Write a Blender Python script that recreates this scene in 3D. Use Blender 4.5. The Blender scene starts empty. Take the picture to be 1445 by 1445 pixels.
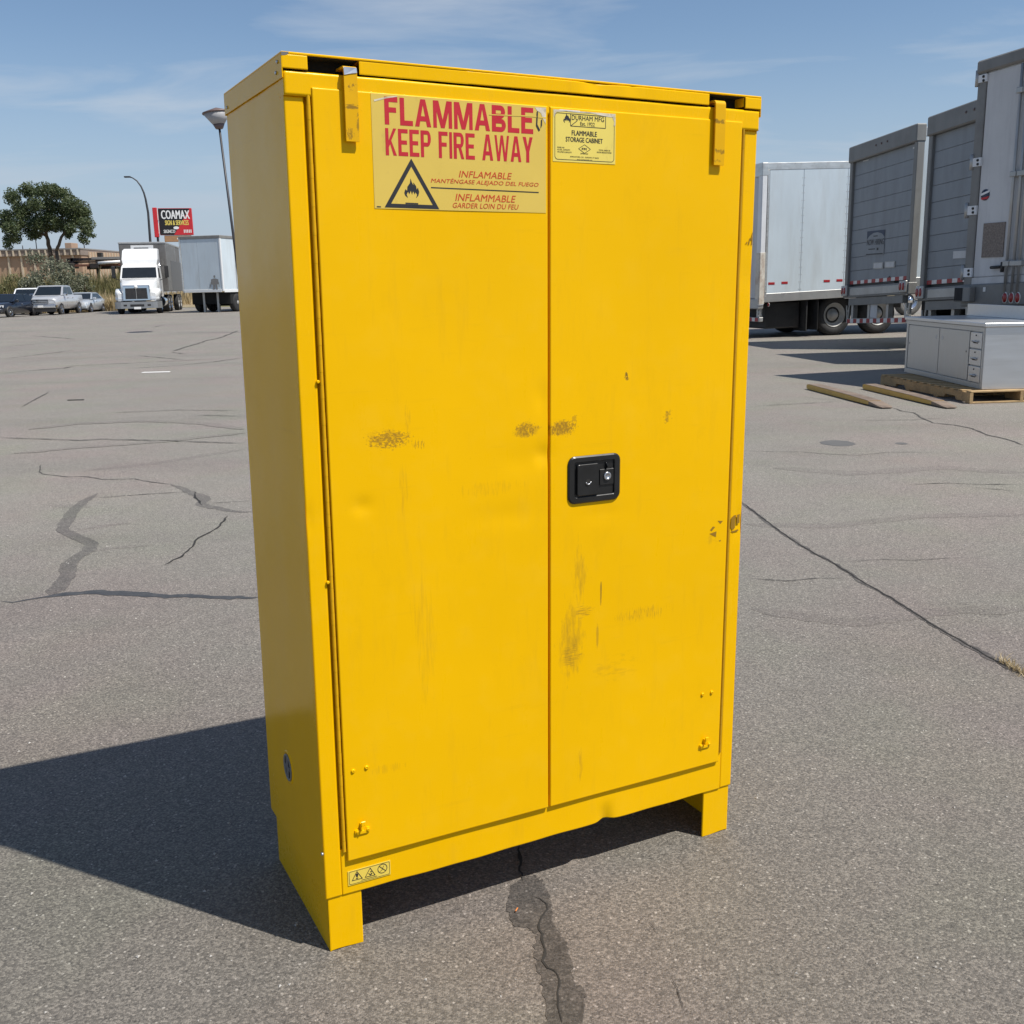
import bpy, bmesh, math, random
from mathutils import Vector, Matrix
random.seed(7)
S = bpy.context.scene
COL = S.collection
rad = math.radians

# ------------------------------------------------------------------ camera
# world: x = right of the camera heading, y = forward, z = up, camera stands over the origin
CR = Vector((0.999788, -0.001835, -0.020503)); CU = Vector((0.020415, 0.216238, 0.976127)); CF = Vector((-0.002642, 0.976339, -0.21623))
CAMP = Vector((0, 0, 1.41)); FPX = 1453.48
cam = bpy.data.cameras.new('camera'); camo = bpy.data.objects.new('camera', cam); COL.objects.link(camo)
cam.sensor_width = 36; cam.sensor_fit = 'HORIZONTAL'; cam.lens = 36 * FPX / 1445
cam.clip_start = 0.05; cam.clip_end = 4000
m = Matrix((CR, CU, -CF)).transposed().to_4x4(); m.translation = CAMP
camo.matrix_world = m
S.camera = camo

# ------------------------------------------------------------------ sky, sun, exposure
SUN = Vector((0.4685, -0.2222, 0.8550)).normalized()
W = bpy.data.worlds.new('World'); S.world = W; W.use_nodes = True
nt = W.node_tree; nt.nodes.clear()
N = nt.nodes.new; L = nt.links.new
wo = N('ShaderNodeOutputWorld'); bg = N('ShaderNodeBackground'); bg.inputs[1].default_value = 0.078
sky = N('ShaderNodeTexSky'); sky.sky_type = 'NISHITA'; sky.sun_disc = False
sky.sun_elevation = math.asin(SUN.z); sky.sun_rotation = math.atan2(SUN.x, SUN.y)
sky.altitude = 1300; sky.air_density = 1.15; sky.dust_density = 0.5; sky.ozone_density = 3.0
tc = N('ShaderNodeTexCoord'); sep = N('ShaderNodeSeparateXYZ'); L(tc.outputs['Generated'], sep.inputs[0])
def mth(op, a, b=None, c=None):
    n = N('ShaderNodeMath'); n.operation = op
    for i, v in enumerate((a, b, c)):
        if v is None: continue
        if isinstance(v, (int, float)): n.inputs[i].default_value = v
        else: L(v, n.inputs[i])
    return n.outputs[0]
zz = mth('ADD', mth('MAXIMUM', sep.outputs[2], 0.0), 0.12)
cmb = N('ShaderNodeCombineXYZ'); L(mth('DIVIDE', sep.outputs[0], zz), cmb.inputs[0]); L(mth('DIVIDE', sep.outputs[1], zz), cmb.inputs[1])
mp = N('ShaderNodeMapping'); L(cmb.outputs[0], mp.inputs[0]); mp.inputs['Rotation'].default_value = (0, 0, 0.25); mp.inputs['Scale'].default_value = (0.75, 1.5, 1); mp.inputs['Location'].default_value = (1.7, 0.35, 0)
cn = N('ShaderNodeTexNoise'); L(mp.outputs[0], cn.inputs['Vector']); cn.inputs['Scale'].default_value = 1.35; cn.inputs['Detail'].default_value = 7; cn.inputs['Roughness'].default_value = 0.55; cn.inputs['Distortion'].default_value = 0.5
mr = N('ShaderNodeMapRange'); L(cn.outputs[0], mr.inputs[0]); mr.inputs[1].default_value = 0.47; mr.inputs[2].default_value = 0.74; mr.inputs[3].default_value = 0; mr.inputs[4].default_value = 0.50
mx = N('ShaderNodeMix'); mx.data_type = 'RGBA'; L(mr.outputs[0], mx.inputs[0]); L(sky.outputs[0], mx.inputs[6]); mx.inputs[7].default_value = (6.4, 6.7, 7.0, 1)
hz = N('ShaderNodeMapRange'); hz.interpolation_type = 'SMOOTHSTEP'; L(sep.outputs[2], hz.inputs[0]); hz.inputs[1].default_value = -0.02; hz.inputs[2].default_value = 0.23; hz.inputs[3].default_value = 0.92; hz.inputs[4].default_value = 0.0
mh = N('ShaderNodeMix'); mh.data_type = 'RGBA'; L(hz.outputs[0], mh.inputs[0]); L(mx.outputs[2], mh.inputs[6]); mh.inputs[7].default_value = (3.75, 4.5, 5.7, 1)   # thin summer haze
L(mh.outputs[2], bg.inputs[0]); L(bg.outputs[0], wo.inputs[0])

sl = bpy.data.lights.new('sun', 'SUN'); sl.energy = 4.3; sl.angle = rad(0.53); sl.color = (1.0, 0.955, 0.88)
so = bpy.data.objects.new('sun', sl); COL.objects.link(so); so.rotation_euler = SUN.to_track_quat('Z', 'Y').to_euler(); so.location = (0, 0, 30)

S.view_settings.view_transform = 'Standard'; S.view_settings.look = 'None'
S.view_settings.exposure = 0.45; S.view_settings.gamma = 1.0; S.view_settings.use_curve_mapping = False

# ------------------------------------------------------------------ pixels of the photograph -> places
def ray(px, py): return CF + CR * ((px - 722.5) / FPX) - CU * ((py - 722.5) / FPX)
def sstep(a, b, x):
    t = min(1, max(0, (x - a) / (b - a))); return t * t * (3 - 2 * t)
PIV = (-0.037, 2.414)
def gz(x, y):                                   # height of the lot: level, tipped a little under the cabinet, rising far off
    r = math.hypot(x - PIV[0], y - PIV[1]); w = 1 - sstep(1.3, 6.0, r)
    return -0.01222 * (x - PIV[0]) * w + 0.22 * sstep(26, 54, y) * sstep(-30.5, -25, x)
def onz(px, py, z):
    d = ray(px, py); return CAMP + d * ((z - CAMP.z) / d.z)
def ong(px, py):
    z = 0
    for i in range(12):
        p = onz(px, py, z); z = gz(p.x, p.y)
    return p
def at(px, py, y):
    d = ray(px, py); return CAMP + d * (y / d.y)

# ------------------------------------------------------------------ mesh builder
class MB:
    def __init__(s): s.v = []; s.f = []; s.sm = []; s.mi = []; s.cur = 0
    def add(s, vs, fs, smooth=False):
        b = len(s.v); s.v += [tuple(v) for v in vs]
        for f in fs: s.f.append(tuple(b + i for i in f)); s.sm.append(smooth); s.mi.append(s.cur)
        return s
    def box(s, x0, y0, z0, x1, y1, z1, c=0):
        x0, x1 = min(x0, x1), max(x0, x1); y0, y1 = min(y0, y1), max(y0, y1); z0, z1 = min(z0, z1), max(z0, z1)
        if c <= 0:
            return s.add([(x, y, z) for x in (x0, x1) for y in (y0, y1) for z in (z0, z1)],
                         [(0, 1, 3, 2), (4, 6, 7, 5), (0, 4, 5, 1), (2, 3, 7, 6), (0, 2, 6, 4), (1, 5, 7, 3)])
        c = min(c, (x1 - x0) * .49, (y1 - y0) * .49, (z1 - z0) * .49)
        V = []; ix = {}
        for i, x in enumerate((x0, x1)):
            for j, y in enumerate((y0, y1)):
                for k, z in enumerate((z0, z1)):
                    xi = x + c * (1 - 2 * i); yi = y + c * (1 - 2 * j); zi = z + c * (1 - 2 * k)
                    for a, p in enumerate(((x, yi, zi), (xi, y, zi), (xi, yi, z))): ix[i, j, k, a] = len(V); V.append(p)
        F = []
        for i in (0, 1):
            F.append((ix[i, 0, 0, 0], ix[i, 0, 1, 0], ix[i, 1, 1, 0], ix[i, 1, 0, 0]))
            F.append((ix[0, i, 0, 1], ix[0, i, 1, 1], ix[1, i, 1, 1], ix[1, i, 0, 1]))
            F.append((ix[0, 0, i, 2], ix[0, 1, i, 2], ix[1, 1, i, 2], ix[1, 0, i, 2]))
            for j in (0, 1):
                F.append((ix[0, i, j, 1], ix[1, i, j, 1], ix[1, i, j, 2], ix[0, i, j, 2]))
                F.append((ix[i, 0, j, 0], ix[i, 1, j, 0], ix[i, 1, j, 2], ix[i, 0, j, 2]))
                F.append((ix[i, j, 0, 0], ix[i, j, 1, 0], ix[i, j, 1, 1], ix[i, j, 0, 1]))
                for k in (0, 1): F.append((ix[i, j, k, 0], ix[i, j, k, 1], ix[i, j, k, 2]))
        return s.add(V, F)
    def hexa(s, b, t, smooth=False):            # bottom quad, top quad
        return s.add(list(b) + list(t), [(0, 1, 2, 3), (4, 5, 6, 7), (0, 1, 5, 4), (1, 2, 6, 5), (2, 3, 7, 6), (3, 0, 4, 7)], smooth)
    def quad(s, *p): return s.add(p, [tuple(range(len(p)))])
    def prism(s, poly, ax, a0, a1):             # polygon in the two other axes
        def P(u, v, a): return {'x': (a, u, v), 'y': (u, a, v), 'z': (u, v, a)}[ax]
        n = len(poly); V = [P(u, v, a0) for u, v in poly] + [P(u, v, a1) for u, v in poly]
        return s.add(V, [tuple(range(n)), tuple(range(n, 2 * n))] + [(i, (i + 1) % n, n + (i + 1) % n, n + i) for i in range(n)])
    def lathe(s, prof, c, ax='z', n=16, smooth=True, cap=True):   # prof: (radius, height along ax)
        V = []; F = []
        for r, h in prof:
            for i in range(n):
                a = 2 * math.pi * i / n; u, v = r * math.cos(a), r * math.sin(a)
                V.append({'x': (c[0] + h, c[1] + u, c[2] + v), 'y': (c[0] + u, c[1] + h, c[2] + v), 'z': (c[0] + u, c[1] + v, c[2] + h)}[ax])
        k = len(prof)
        for j in range(k - 1):
            for i in range(n): F.append((j * n + i, j * n + (i + 1) % n, (j + 1) * n + (i + 1) % n, (j + 1) * n + i))
        s.add(V, F, smooth)
        if cap:
            b = len(s.v) - k * n
            for j in (0, k - 1):
                if prof[j][0] > 1e-6: s.f.append(tuple(b + j * n + i for i in range(n))); s.sm.append(False); s.mi.append(s.cur)
        return s
    def tube(s, pts, r, n=8, smooth=True):
        pts = [Vector(p) for p in pts]; rs = r if isinstance(r, (list, tuple)) else [r] * len(pts)
        V = []; F = []
        t0 = (pts[1] - pts[0]).normalized(); ref = Vector((0, 0, 1)) if abs(t0.z) < .9 else Vector((1, 0, 0))
        u = t0.cross(ref).normalized()
        for i, p in enumerate(pts):
            t = (pts[min(i + 1, len(pts) - 1)] - pts[max(i - 1, 0)]).normalized()
            u = (u - t * u.dot(t)).normalized(); w = t.cross(u)
            for k in range(n):
                a = 2 * math.pi * k / n; V.append(p + (u * math.cos(a) + w * math.sin(a)) * rs[i])
        for i in range(len(pts) - 1):
            for k in range(n): F.append((i * n + k, i * n + (k + 1) % n, (i + 1) * n + (k + 1) % n, (i + 1) * n + k))
        s.add(V, F, smooth)
        b = len(s.v) - len(V)
        for e in (0, len(pts) - 1): s.f.append(tuple(b + e * n + k for k in range(n))); s.sm.append(False); s.mi.append(s.cur)
        return s
    def loft(s, rings, smooth=False, cap=True, closed=True):
        n = len(rings[0]); V = [p for r in rings for p in r]; F = []
        for j in range(len(rings) - 1):
            for i in range(n if closed else n - 1): F.append((j * n + i, j * n + (i + 1) % n, (j + 1) * n + (i + 1) % n, (j + 1) * n + i))
        s.add(V, F, smooth)
        if cap:
            b = len(s.v) - len(V)
            for j in (0, len(rings) - 1): s.f.append(tuple(b + j * n + i for i in range(n))); s.sm.append(False); s.mi.append(s.cur)
        return s
    def map(s, fn): s.v = [tuple(fn(*v)) for v in s.v]; return s
    def mesh(s, name, mat, fix=True):
        me = bpy.data.meshes.new(name); me.from_pydata(s.v, [], s.f)
        me.polygons.foreach_set('use_smooth', s.sm)
        for mm in (mat if isinstance(mat, (list, tuple)) else [mat]): me.materials.append(M[mm] if isinstance(mm, str) else mm)
        if any(s.mi): me.polygons.foreach_set('material_index', s.mi)
        if fix:
            bm = bmesh.new(); bm.from_mesh(me); bmesh.ops.recalc_face_normals(bm, faces=bm.faces); bm.to_mesh(me); bm.free()
        me.update(); return me
    def build(s, name, mat, parent=None, fix=True):
        o = bpy.data.objects.new(name, s.mesh(name, mat, fix)); COL.objects.link(o); o.parent = parent; return o
def link(name, me, parent=None, loc=None):
    o = bpy.data.objects.new(name, me); COL.objects.link(o); o.parent = parent
    if loc: o.location = loc
    return o
def tag(o, label=None, cat=None, group=None, kind=None):
    for k, v in (('label', label), ('category', cat), ('group', group), ('kind', kind)):
        if v: o[k] = v
    return o
def thing(name, label, cat, loc=(0, 0, 0), rz=0, group=None):
    o = bpy.data.objects.new(name, None); COL.objects.link(o); o.empty_display_size = .1
    o.location = loc; o.rotation_euler = (0, 0, rz); return tag(o, label, cat, group)
def rrect(x0, z0, x1, z1, r, n=5):
    P = []
    for cx, cz, a in ((x1 - r, z1 - r, 0), (x0 + r, z1 - r, 90), (x0 + r, z0 + r, 180), (x1 - r, z0 + r, 270)):
        for i in range(n + 1): t = rad(a + 90 * i / n); P.append((cx + r * math.cos(t), cz + r * math.sin(t)))
    return P

# ------------------------------------------------------------------ materials
M = {}
def newmat(name):
    m = bpy.data.materials.new(name); m.use_nodes = True; M[name] = m
    t = m.node_tree; b = t.nodes['Principled BSDF']; return m, t, b
def node(t, typ, **kw):
    n = t.nodes.new(typ)
    for k, v in kw.items():
        if k.startswith('i_'):
            n.inputs[k[2:].replace('_', ' ')].default_value = v
        else: setattr(n, k, v)
    return n
def rgba(c): return (c[0], c[1], c[2], 1)
def mixc(t, fac, a, b, blend='MIX'):
    n = t.nodes.new('ShaderNodeMix'); n.data_type = 'RGBA'; n.blend_type = blend
    for i, v in ((0, fac), (6, a), (7, b)):
        if hasattr(v, 'links'): t.links.new(v, n.inputs[i])
        elif i == 0: n.inputs[0].default_value = v
        else: n.inputs[i].default_value = rgba(v)
    return n.outputs[2]
def tm(t, op, a, b=None, c=None):
    n = t.nodes.new('ShaderNodeMath'); n.operation = op
    for i, v in enumerate((a, b, c)):
        if v is None: continue
        if hasattr(v, 'links'): t.links.new(v, n.inputs[i])
        else: n.inputs[i].default_value = v
    return n.outputs[0]
def noise(t, co, scale, detail=4, rough=.55, stretch=None):
    if stretch:
        mp = t.nodes.new('ShaderNodeMapping'); mp.inputs['Scale'].default_value = stretch; t.links.new(co, mp.inputs[0]); co = mp.outputs[0]
    n = t.nodes.new('ShaderNodeTexNoise'); n.inputs['Scale'].default_value = scale; n.inputs['Detail'].default_value = detail; n.inputs['Roughness'].default_value = rough
    t.links.new(co, n.inputs['Vector']); return n.outputs[0]
def mrange(t, v, a, b, c=0, d=1, smooth=False):
    n = t.nodes.new('ShaderNodeMapRange'); t.links.new(v, n.inputs[0])
    if smooth: n.interpolation_type = 'SMOOTHSTEP'
    for i, x in enumerate((a, b, c, d)): n.inputs[i + 1].default_value = x
    return n.outputs[0]
def objco(t): return t.nodes.new('ShaderNodeTexCoord').outputs['Object']
def bump(t, b, h, strength=.2, dist=.01):
    n = t.nodes.new('ShaderNodeBump'); n.inputs['Strength'].default_value = strength; n.inputs['Distance'].default_value = dist
    t.links.new(h, n.inputs['Height']); t.links.new(n.outputs[0], b.inputs['Normal'])
def mat(name, col, rough=.5, metal=0, var=.12, scale=6, stretch=None, dirt=None, dirtamt=.4, dscale=2.0, dstretch=None, bmp=0, bscale=60, emit=None, spec=.5, coat=0):
    m, t, b = newmat(name); co = objco(t)
    nz = noise(t, co, scale, 5, .6, stretch)
    c = mixc(t, mrange(t, nz, .3, .7), [x * (1 - var) for x in col], [min(1, x * (1 + var)) for x in col])
    if dirt:
        d = noise(t, co, dscale, 6, .65, dstretch)
        c = mixc(t, mrange(t, d, .48, .72, 0, dirtamt), c, dirt)
    t.links.new(c, b.inputs['Base Color'])
    t.links.new(mrange(t, nz, .2, .8, max(.03, rough - .07), min(1, rough + .09)), b.inputs['Roughness'])
    b.inputs['Metallic'].default_value = metal; b.inputs['Specular IOR Level'].default_value = spec
    if coat: b.inputs['Coat Weight'].default_value = coat; b.inputs['Coat Roughness'].default_value = .05
    if bmp: bump(t, b, noise(t, co, bscale, 4), bmp, .01)
    return m
def leafmat(name, a, b_, scale=3.0, trans=.35):
    m, t, b = newmat(name); co = objco(t)
    nz = noise(t, co, scale, 3, .7); wn = t.nodes.new('ShaderNodeTexWhiteNoise'); wn.noise_dimensions = '3D'
    sn = t.nodes.new('ShaderNodeVectorMath'); sn.operation = 'SNAP'; sn.inputs[1].default_value = (.25, .25, .25); t.links.new(co, sn.inputs[0]); t.links.new(sn.outputs[0], wn.inputs[0])
    f = tm(t, 'ADD', tm(t, 'MULTIPLY', nz, .6), tm(t, 'MULTIPLY', wn.outputs[0], .4))
    c = mixc(t, mrange(t, f, .3, .7), a, b_)
    t.links.new(c, b.inputs['Base Color']); b.inputs['Roughness'].default_value = .55
    tr = t.nodes.new('ShaderNodeBsdfTranslucent'); t.links.new(c, tr.inputs[0])
    ms = t.nodes.new('ShaderNodeMixShader'); ms.inputs[0].default_value = trans
    t.links.new(b.outputs[0], ms.inputs[1]); t.links.new(tr.outputs[0], ms.inputs[2]); t.links.new(ms.outputs[0], t.nodes['Material Output'].inputs[0])
    return m

mat('white_paint', (.72, .73, .74), .35, 0, .05, 3, dirt=(.42, .40, .36), dirtamt=.35, dscale=1.2, dstretch=(3, 3, .5))
mat('white_panel', (.53, .60, .645), .42, 0, .06, 1.1, (2.0, 2.0, .5), dirt=(.40, .42, .42), dirtamt=.5, dscale=1.0, dstretch=(2.2, 2.2, .35), bmp=.04, bscale=3)
mat('grey_panel', (.245, .265, .285), .5, 0, .10, 1.5, (2, 2, .6), dirt=(.16, .165, .17), dirtamt=.5, dscale=1.4, dstretch=(2, 2, .5))
mat('white_door', (.56, .56, .56), .45, 0, .06, 2, dirt=(.36, .36, .37), dirtamt=.5, dscale=1.6, dstretch=(3, 3, .35))
mat('dark_grey_panel', (.11, .11, .11), .55, 0, .15, 3)
mat('dirty_grey', (.15, .145, .14), .6, .1, .14, 1.5, (2, 2, .4), dirt=(.08, .075, .07), dirtamt=.6, dscale=1.5)
mat('trailer_grey', (.21, .206, .195), .5, .1, .12, 2, (2, 2, .4), dirt=(.13, .12, .11), dirtamt=.5, dscale=2)
mat('galvanised', (.42, .42, .41), .42, .55, .14, 6, dirt=(.22, .2, .18), dirtamt=.45, dscale=3)
mat('alu_rail', (.62, .62, .60), .32, .6, .12, 5, (.6, .6, 3), dirt=(.34, .30, .26), dirtamt=.45, dscale=4)
mat('rubber', (.018, .018, .019), .8, 0, .3, 10, dirt=(.07, .065, .06), dirtamt=.4, dscale=4)
mat('rubber_dusty', (.10, .098, .093), .85, 0, .2, 10)
mat('black_steel', (.02, .02, .021), .55, 0, .25, 5, dirt=(.06, .05, .045), dirtamt=.4, dscale=3)
mat('steel_rim', (.34, .34, .33), .5, .1, .12, 8, dirt=(.25, .2, .15), dirtamt=.5, dscale=7)
mat('shade_black', (.006, .006, .006), .9, 0, .3, 5)  # near-black that paints shade in the lid slots and under a trailer
mat('chrome', (.75, .76, .78), .12, 1, .04, 6)
mat('glass_dark', (.012, .016, .02), .06, 0, .1, 3, spec=.6)
mat('red_tape', (.34, .018, .022), .4, 0, .15, 20); mat('white_tape', (.70, .69, .66), .4, 0, .08, 20, dirt=(.35, .32, .28), dirtamt=.4, dscale=9)
mat('red_lens', (.30, .02, .02), .2, 0, .1, 20, spec=.6); mat('amber_lens', (.5, .16, .02), .2, 0, .1, 20); mat('clear_lens', (.66, .68, .70), .08, .2, .05, 30)
mat('rust_white', (.62, .58, .50), .6, 0, .12, 6, dirt=(.25, .11, .045), dirtamt=.95, dscale=3.2, dstretch=(1.5, 1.5, .8))
mat('plywood_patch', (.20, .165, .14), .8, 0, .35, 55, dirt=(.30, .27, .25), dirtamt=.7, dscale=40)
mat('stainless', (.60, .61, .62), .34, .85, .05, 4, (.5, 6, 6), bmp=0)
mat('stainless_front', (.50, .50, .49), .40, .75, .06, 5, (6, 6, .4))
mat('pallet_wood', (.40, .27, .13), .75, 0, .25, 4, (1.2, 9, 9), dirt=(.17, .11, .06), dirtamt=.6, dscale=5, bmp=.2, bscale=30)
mat('fork_yellow', (.58, .36, .07), .55, 0, .2, 6, dirt=(.20, .12, .06), dirtamt=.6, dscale=6)
mat('fork_top', (.20, .15, .115), .6, .2, .3, 9, dirt=(.28, .22, .16), dirtamt=.6, dscale=12)
mat('silver_car', (.50, .51, .53), .3, .35, .04, 2, coat=.6); mat('blue_car', (.46, .50, .54), .3, .35, .04, 2, coat=.6)
mat('dark_car', (.012, .015, .024), .2, .2, .1, 2, coat=.8); mat('white_car', (.75, .76, .77), .25, 0, .03, 2, coat=.6)
mat('truck_white', (.68, .69, .69), .28, 0, .03, 2, coat=.4)
mat('bumper_grey', (.30, .31, .32), .35, .5, .08, 3)
mat('sign_black', (.012, .011, .012), .45, 0, .1, 3); mat('sign_red', (.52, .022, .03), .45, 0, .08, 3); mat('sign_brown', (.36, .20, .10), .6, 0, .1, 3)
mat('print_white', (.78, .78, .77), .5, 0, .03, 5); mat('print_yellow', (.72, .58, .12), .5, 0, .03, 5)
mat('print_dark', (.018, .018, .022), .5, 0, .2, 30); mat('print_blue', (.035, .05, .09), .5, 0, .2, 20)
mat('print_red', (.50, .014, .024), .42, 0, .06, 40); mat('print_orange_red', (.55, .06, .012), .42, 0, .06, 40)
mat('tan_wall', (.36, .245, .17), .85, 0, .1, .4); mat('tan_pilaster', (.50, .42, .32), .85, 0, .08, 1); mat('grey_band', (.22, .18, .155), .8, 0, .12, .4); mat('roof_grey', (.22, .21, .2), .8, 0, .1, 1)
mat('pole_dark', (.05, .05, .055), .5, .3, .1, 5); mat('lamp_white', (.34, .34, .35), .5, 0, .06, 8); mat('lamp_brown', (.15, .105, .095), .5, .2, .1, 8)
mat('bark', (.13, .10, .075), .9, 0, .3, 5, (1, 1, .3), bmp=.4, bscale=12)
mat('concrete', (.42, .40, .37), .85, 0, .12, 2, dirt=(.25, .23, .21), dirtamt=.4)
mat('rack_dark', (.03, .022, .02), .7, 0, .3, 2); mat('rack_rust', (.16, .065, .04), .75, 0, .25, 2)
mat('black_enamel', (.011, .011, .011), .33, 0, .2, 30, spec=.5); mat('bare_steel', (.52, .53, .55), .3, .9, .08, 20)
mat('tar', (.042, .043, .046), .62, 0, .22, 14, dirt=(.10, .098, .094), dirtamt=.6, dscale=30, bmp=.25, bscale=120);
mat('crack_black', (.022, .020, .018), .9, 0, .3, 30); mat('crack_far', (.075, .070, .063), .9, 0, .3, 10); mat('oil_spot', (.11, .106, .10), .6, 0, .2, 8)
mat('paper', (.75, .74, .72), .7, 0, .05, 20); mat('orange_bit', (.6, .2, .05), .7, 0, .1, 20)
leafmat('leaf_green', (.040, .068, .026), (.115, .14, .058), 1.2); leafmat('leaf_olive', (.12, .135, .085), (.25, .26, .18), 1.5)
leafmat('reed', (.13, .13, .050), (.33, .27, .13), .8, .25); leafmat('reed_green', (.085, .10, .035), (.22, .21, .09), .6, .25); leafmat('straw', (.33, .25, .12), (.56, .45, .27), .8, .25)

# yellow enamel with scuffs given in the cabinet's own coordinates
CC = Vector((-0.546615, -1.932159, 1.41076))
def _cab():
    yaw, pit, rol = 0.477959, 0.217968, -0.008488
    f = Vector((math.sin(yaw) * math.cos(pit), math.cos(yaw) * math.cos(pit), -math.sin(pit))); r = Vector((math.cos(yaw), -math.sin(yaw), 0)); u = r.cross(f)
    c, s = math.cos(rol), math.sin(rol); return c * r + s * u, c * u - s * r, f
KR, KU, KF = _cab()
def fr(px, py, y=-0.006):                        # pixel -> (x, z) on the cabinet's front
    d = KF + KR * ((px - 722.5) / FPX) - KU * ((py - 722.5) / FPX); k = (y - CC.y) / d.y
    p = CC + d * k; return p.x, p.z
def yellow(name, scuffs=(), base=(.84, .468, .0003), rough=.30, grime=.12, spec=.13):
    m, t, b = newmat(name); co = objco(t)
    big = noise(t, co, 2.2, 4, .5)
    c = mixc(t, mrange(t, big, .3, .7), [x * .965 for x in base], [x * 1.02 for x in base])
    g = noise(t, co, 7, 8, .72, (1, 1, .45))
    c = mixc(t, mrange(t, g, .56, .80, 0, grime), c, (.30, .15, .012))
    fine = noise(t, co, 60, 5, .7)
    spk = noise(t, co, 210, 2, .5)
    c = mixc(t, mrange(t, spk, .70, .78, 0, .10), c, (.25, .12, .01))
    smear = noise(t, co, 4, 6, .65, (7, 1, 1)); c = mixc(t, mrange(t, smear, .56, .78, 0, .16), c, (.46, .24, .02))
    smear2 = noise(t, co, 5, 6, .65, (1, 1, 9)); c = mixc(t, mrange(t, smear2, .60, .80, 0, .12), c, (.40, .21, .02))
    dust = noise(t, co, 11, 7, .7); c = mixc(t, mrange(t, dust, .5, .8, 0, .09), c, (.84, .56, .08))
    rg = tm(t, 'ADD', mrange(t, fine, .2, .8, rough - .03, rough + .05), mrange(t, smear, .35, .7, -.04, .12))
    for (px, py, wx, wz, amt, sc, st, lo, hi, col) in scuffs:
        x, z = fr(px, py)
        mp = t.nodes.new('ShaderNodeMapping'); mp.vector_type = 'POINT'
        mp.inputs['Location'].default_value = (-x / wx, 0, -z / wz); mp.inputs['Scale'].default_value = (1 / wx, 0, 1 / wz); t.links.new(co, mp.inputs[0])
        ln = t.nodes.new('ShaderNodeVectorMath'); ln.operation = 'LENGTH'; t.links.new(mp.outputs[0], ln.inputs[0])
        env = mrange(t, ln.outputs['Value'], .25, 1.0, 1, 0, True)
        nz = noise(t, co, sc, 6, .68, st)
        f = tm(t, 'MULTIPLY', mrange(t, tm(t, 'ADD', nz, tm(t, 'MULTIPLY', tm(t, 'SUBTRACT', env, 1.0), .28)), lo, hi), amt)
        f = tm(t, 'MULTIPLY', f, tm(t, 'GREATER_THAN', env, .001))
        c = mixc(t, f, c, col)
        rg = tm(t, 'ADD', rg, tm(t, 'MULTIPLY', f, .25))
    t.links.new(c, b.inputs['Base Color']); t.links.new(rg, b.inputs['Roughness'])
    b.inputs['Specular IOR Level'].default_value = spec
    n = node(t, 'ShaderNodeBump', i_Strength=.05, i_Distance=.002); t.links.new(noise(t, co, 420, 2, .5), n.inputs['Height'])
    n2 = node(t, 'ShaderNodeBump', i_Strength=.10, i_Distance=.012); t.links.new(noise(t, co, 5.5, 2, .4), n2.inputs['Height']); t.links.new(n.outputs[0], n2.inputs['Normal'])
    t.links.new(n2.outputs[0], b.inputs['Normal'])
    return m
BR = (.33, .175, .018); DK = (.20, .115, .022)
yellow('yellow_enamel', rough=.22)
yellow('yellow_enamel_side', rough=.15, grime=.05, spec=.10)
yellow('paint_scar', base=(.30, .165, .02), rough=.5, grime=.6)
yellow('hinge_worn', base=(.66, .36, .006), rough=.4, grime=.7)
yellow('hinge_rust', base=(.45, .25, .012), rough=.45, grime=1.0)
yellow('yellow_arm', [(495, 152, .03, .008, .8, 160, (.5, 1, 3), .40, .52, DK), (492, 190, .012, .02, .7, 160, (3, 1, 1), .42, .52, DK), (503, 175, .006, .03, .7, 160, (2, 1, 1), .40, .52, DK), (495, 125, .02, .02, .7, 200, (1, 1, 1), .50, .56, DK), (1010, 172, .03, .012, .8, 150, (1, 1, 1), .42, .54, DK), (1012, 215, .03, .014, .75, 150, (1, 1, 1), .42, .54, DK), (1008, 228, .02, .006, .5, 150, (1, 1, 1), .42, .54, DK)], base=(.72, .39, .006), rough=.38, grime=.5)
yellow('yellow_left_door', [
    (549, 621, .085, .034, .85, 150, (1, 1, 1.6), .43, .53, BR), (545, 618, .07, .03, .35, 45, (1, 1, 2), .42, .56, BR), (592, 628, .035, .020, .7, 120, (3, 1, .6), .48, .58, BR),
    (575, 590, .012, .060, .30, 60, (6, 1, .6), .46, .62, BR), (742, 607, .050, .028, .85, 160, (1.3, 1, 1), .41, .52, BR), (742, 607, .055, .03, .35, 50, (1, 1, 1), .38, .5, BR),
    (570, 690, .02, .10, .22, 40, (6, 1, .5), .44, .64, BR), (600, 900, .05, .22, .22, 25, (5, 1, .4), .42, .64, BR), (690, 690, .14, .03, .18, 60, (3, 1, .5), .44, .62, BR),
    (545, 1085, .08, .02, .25, 90, (4, 1, .3), .44, .62, BR)])
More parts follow.
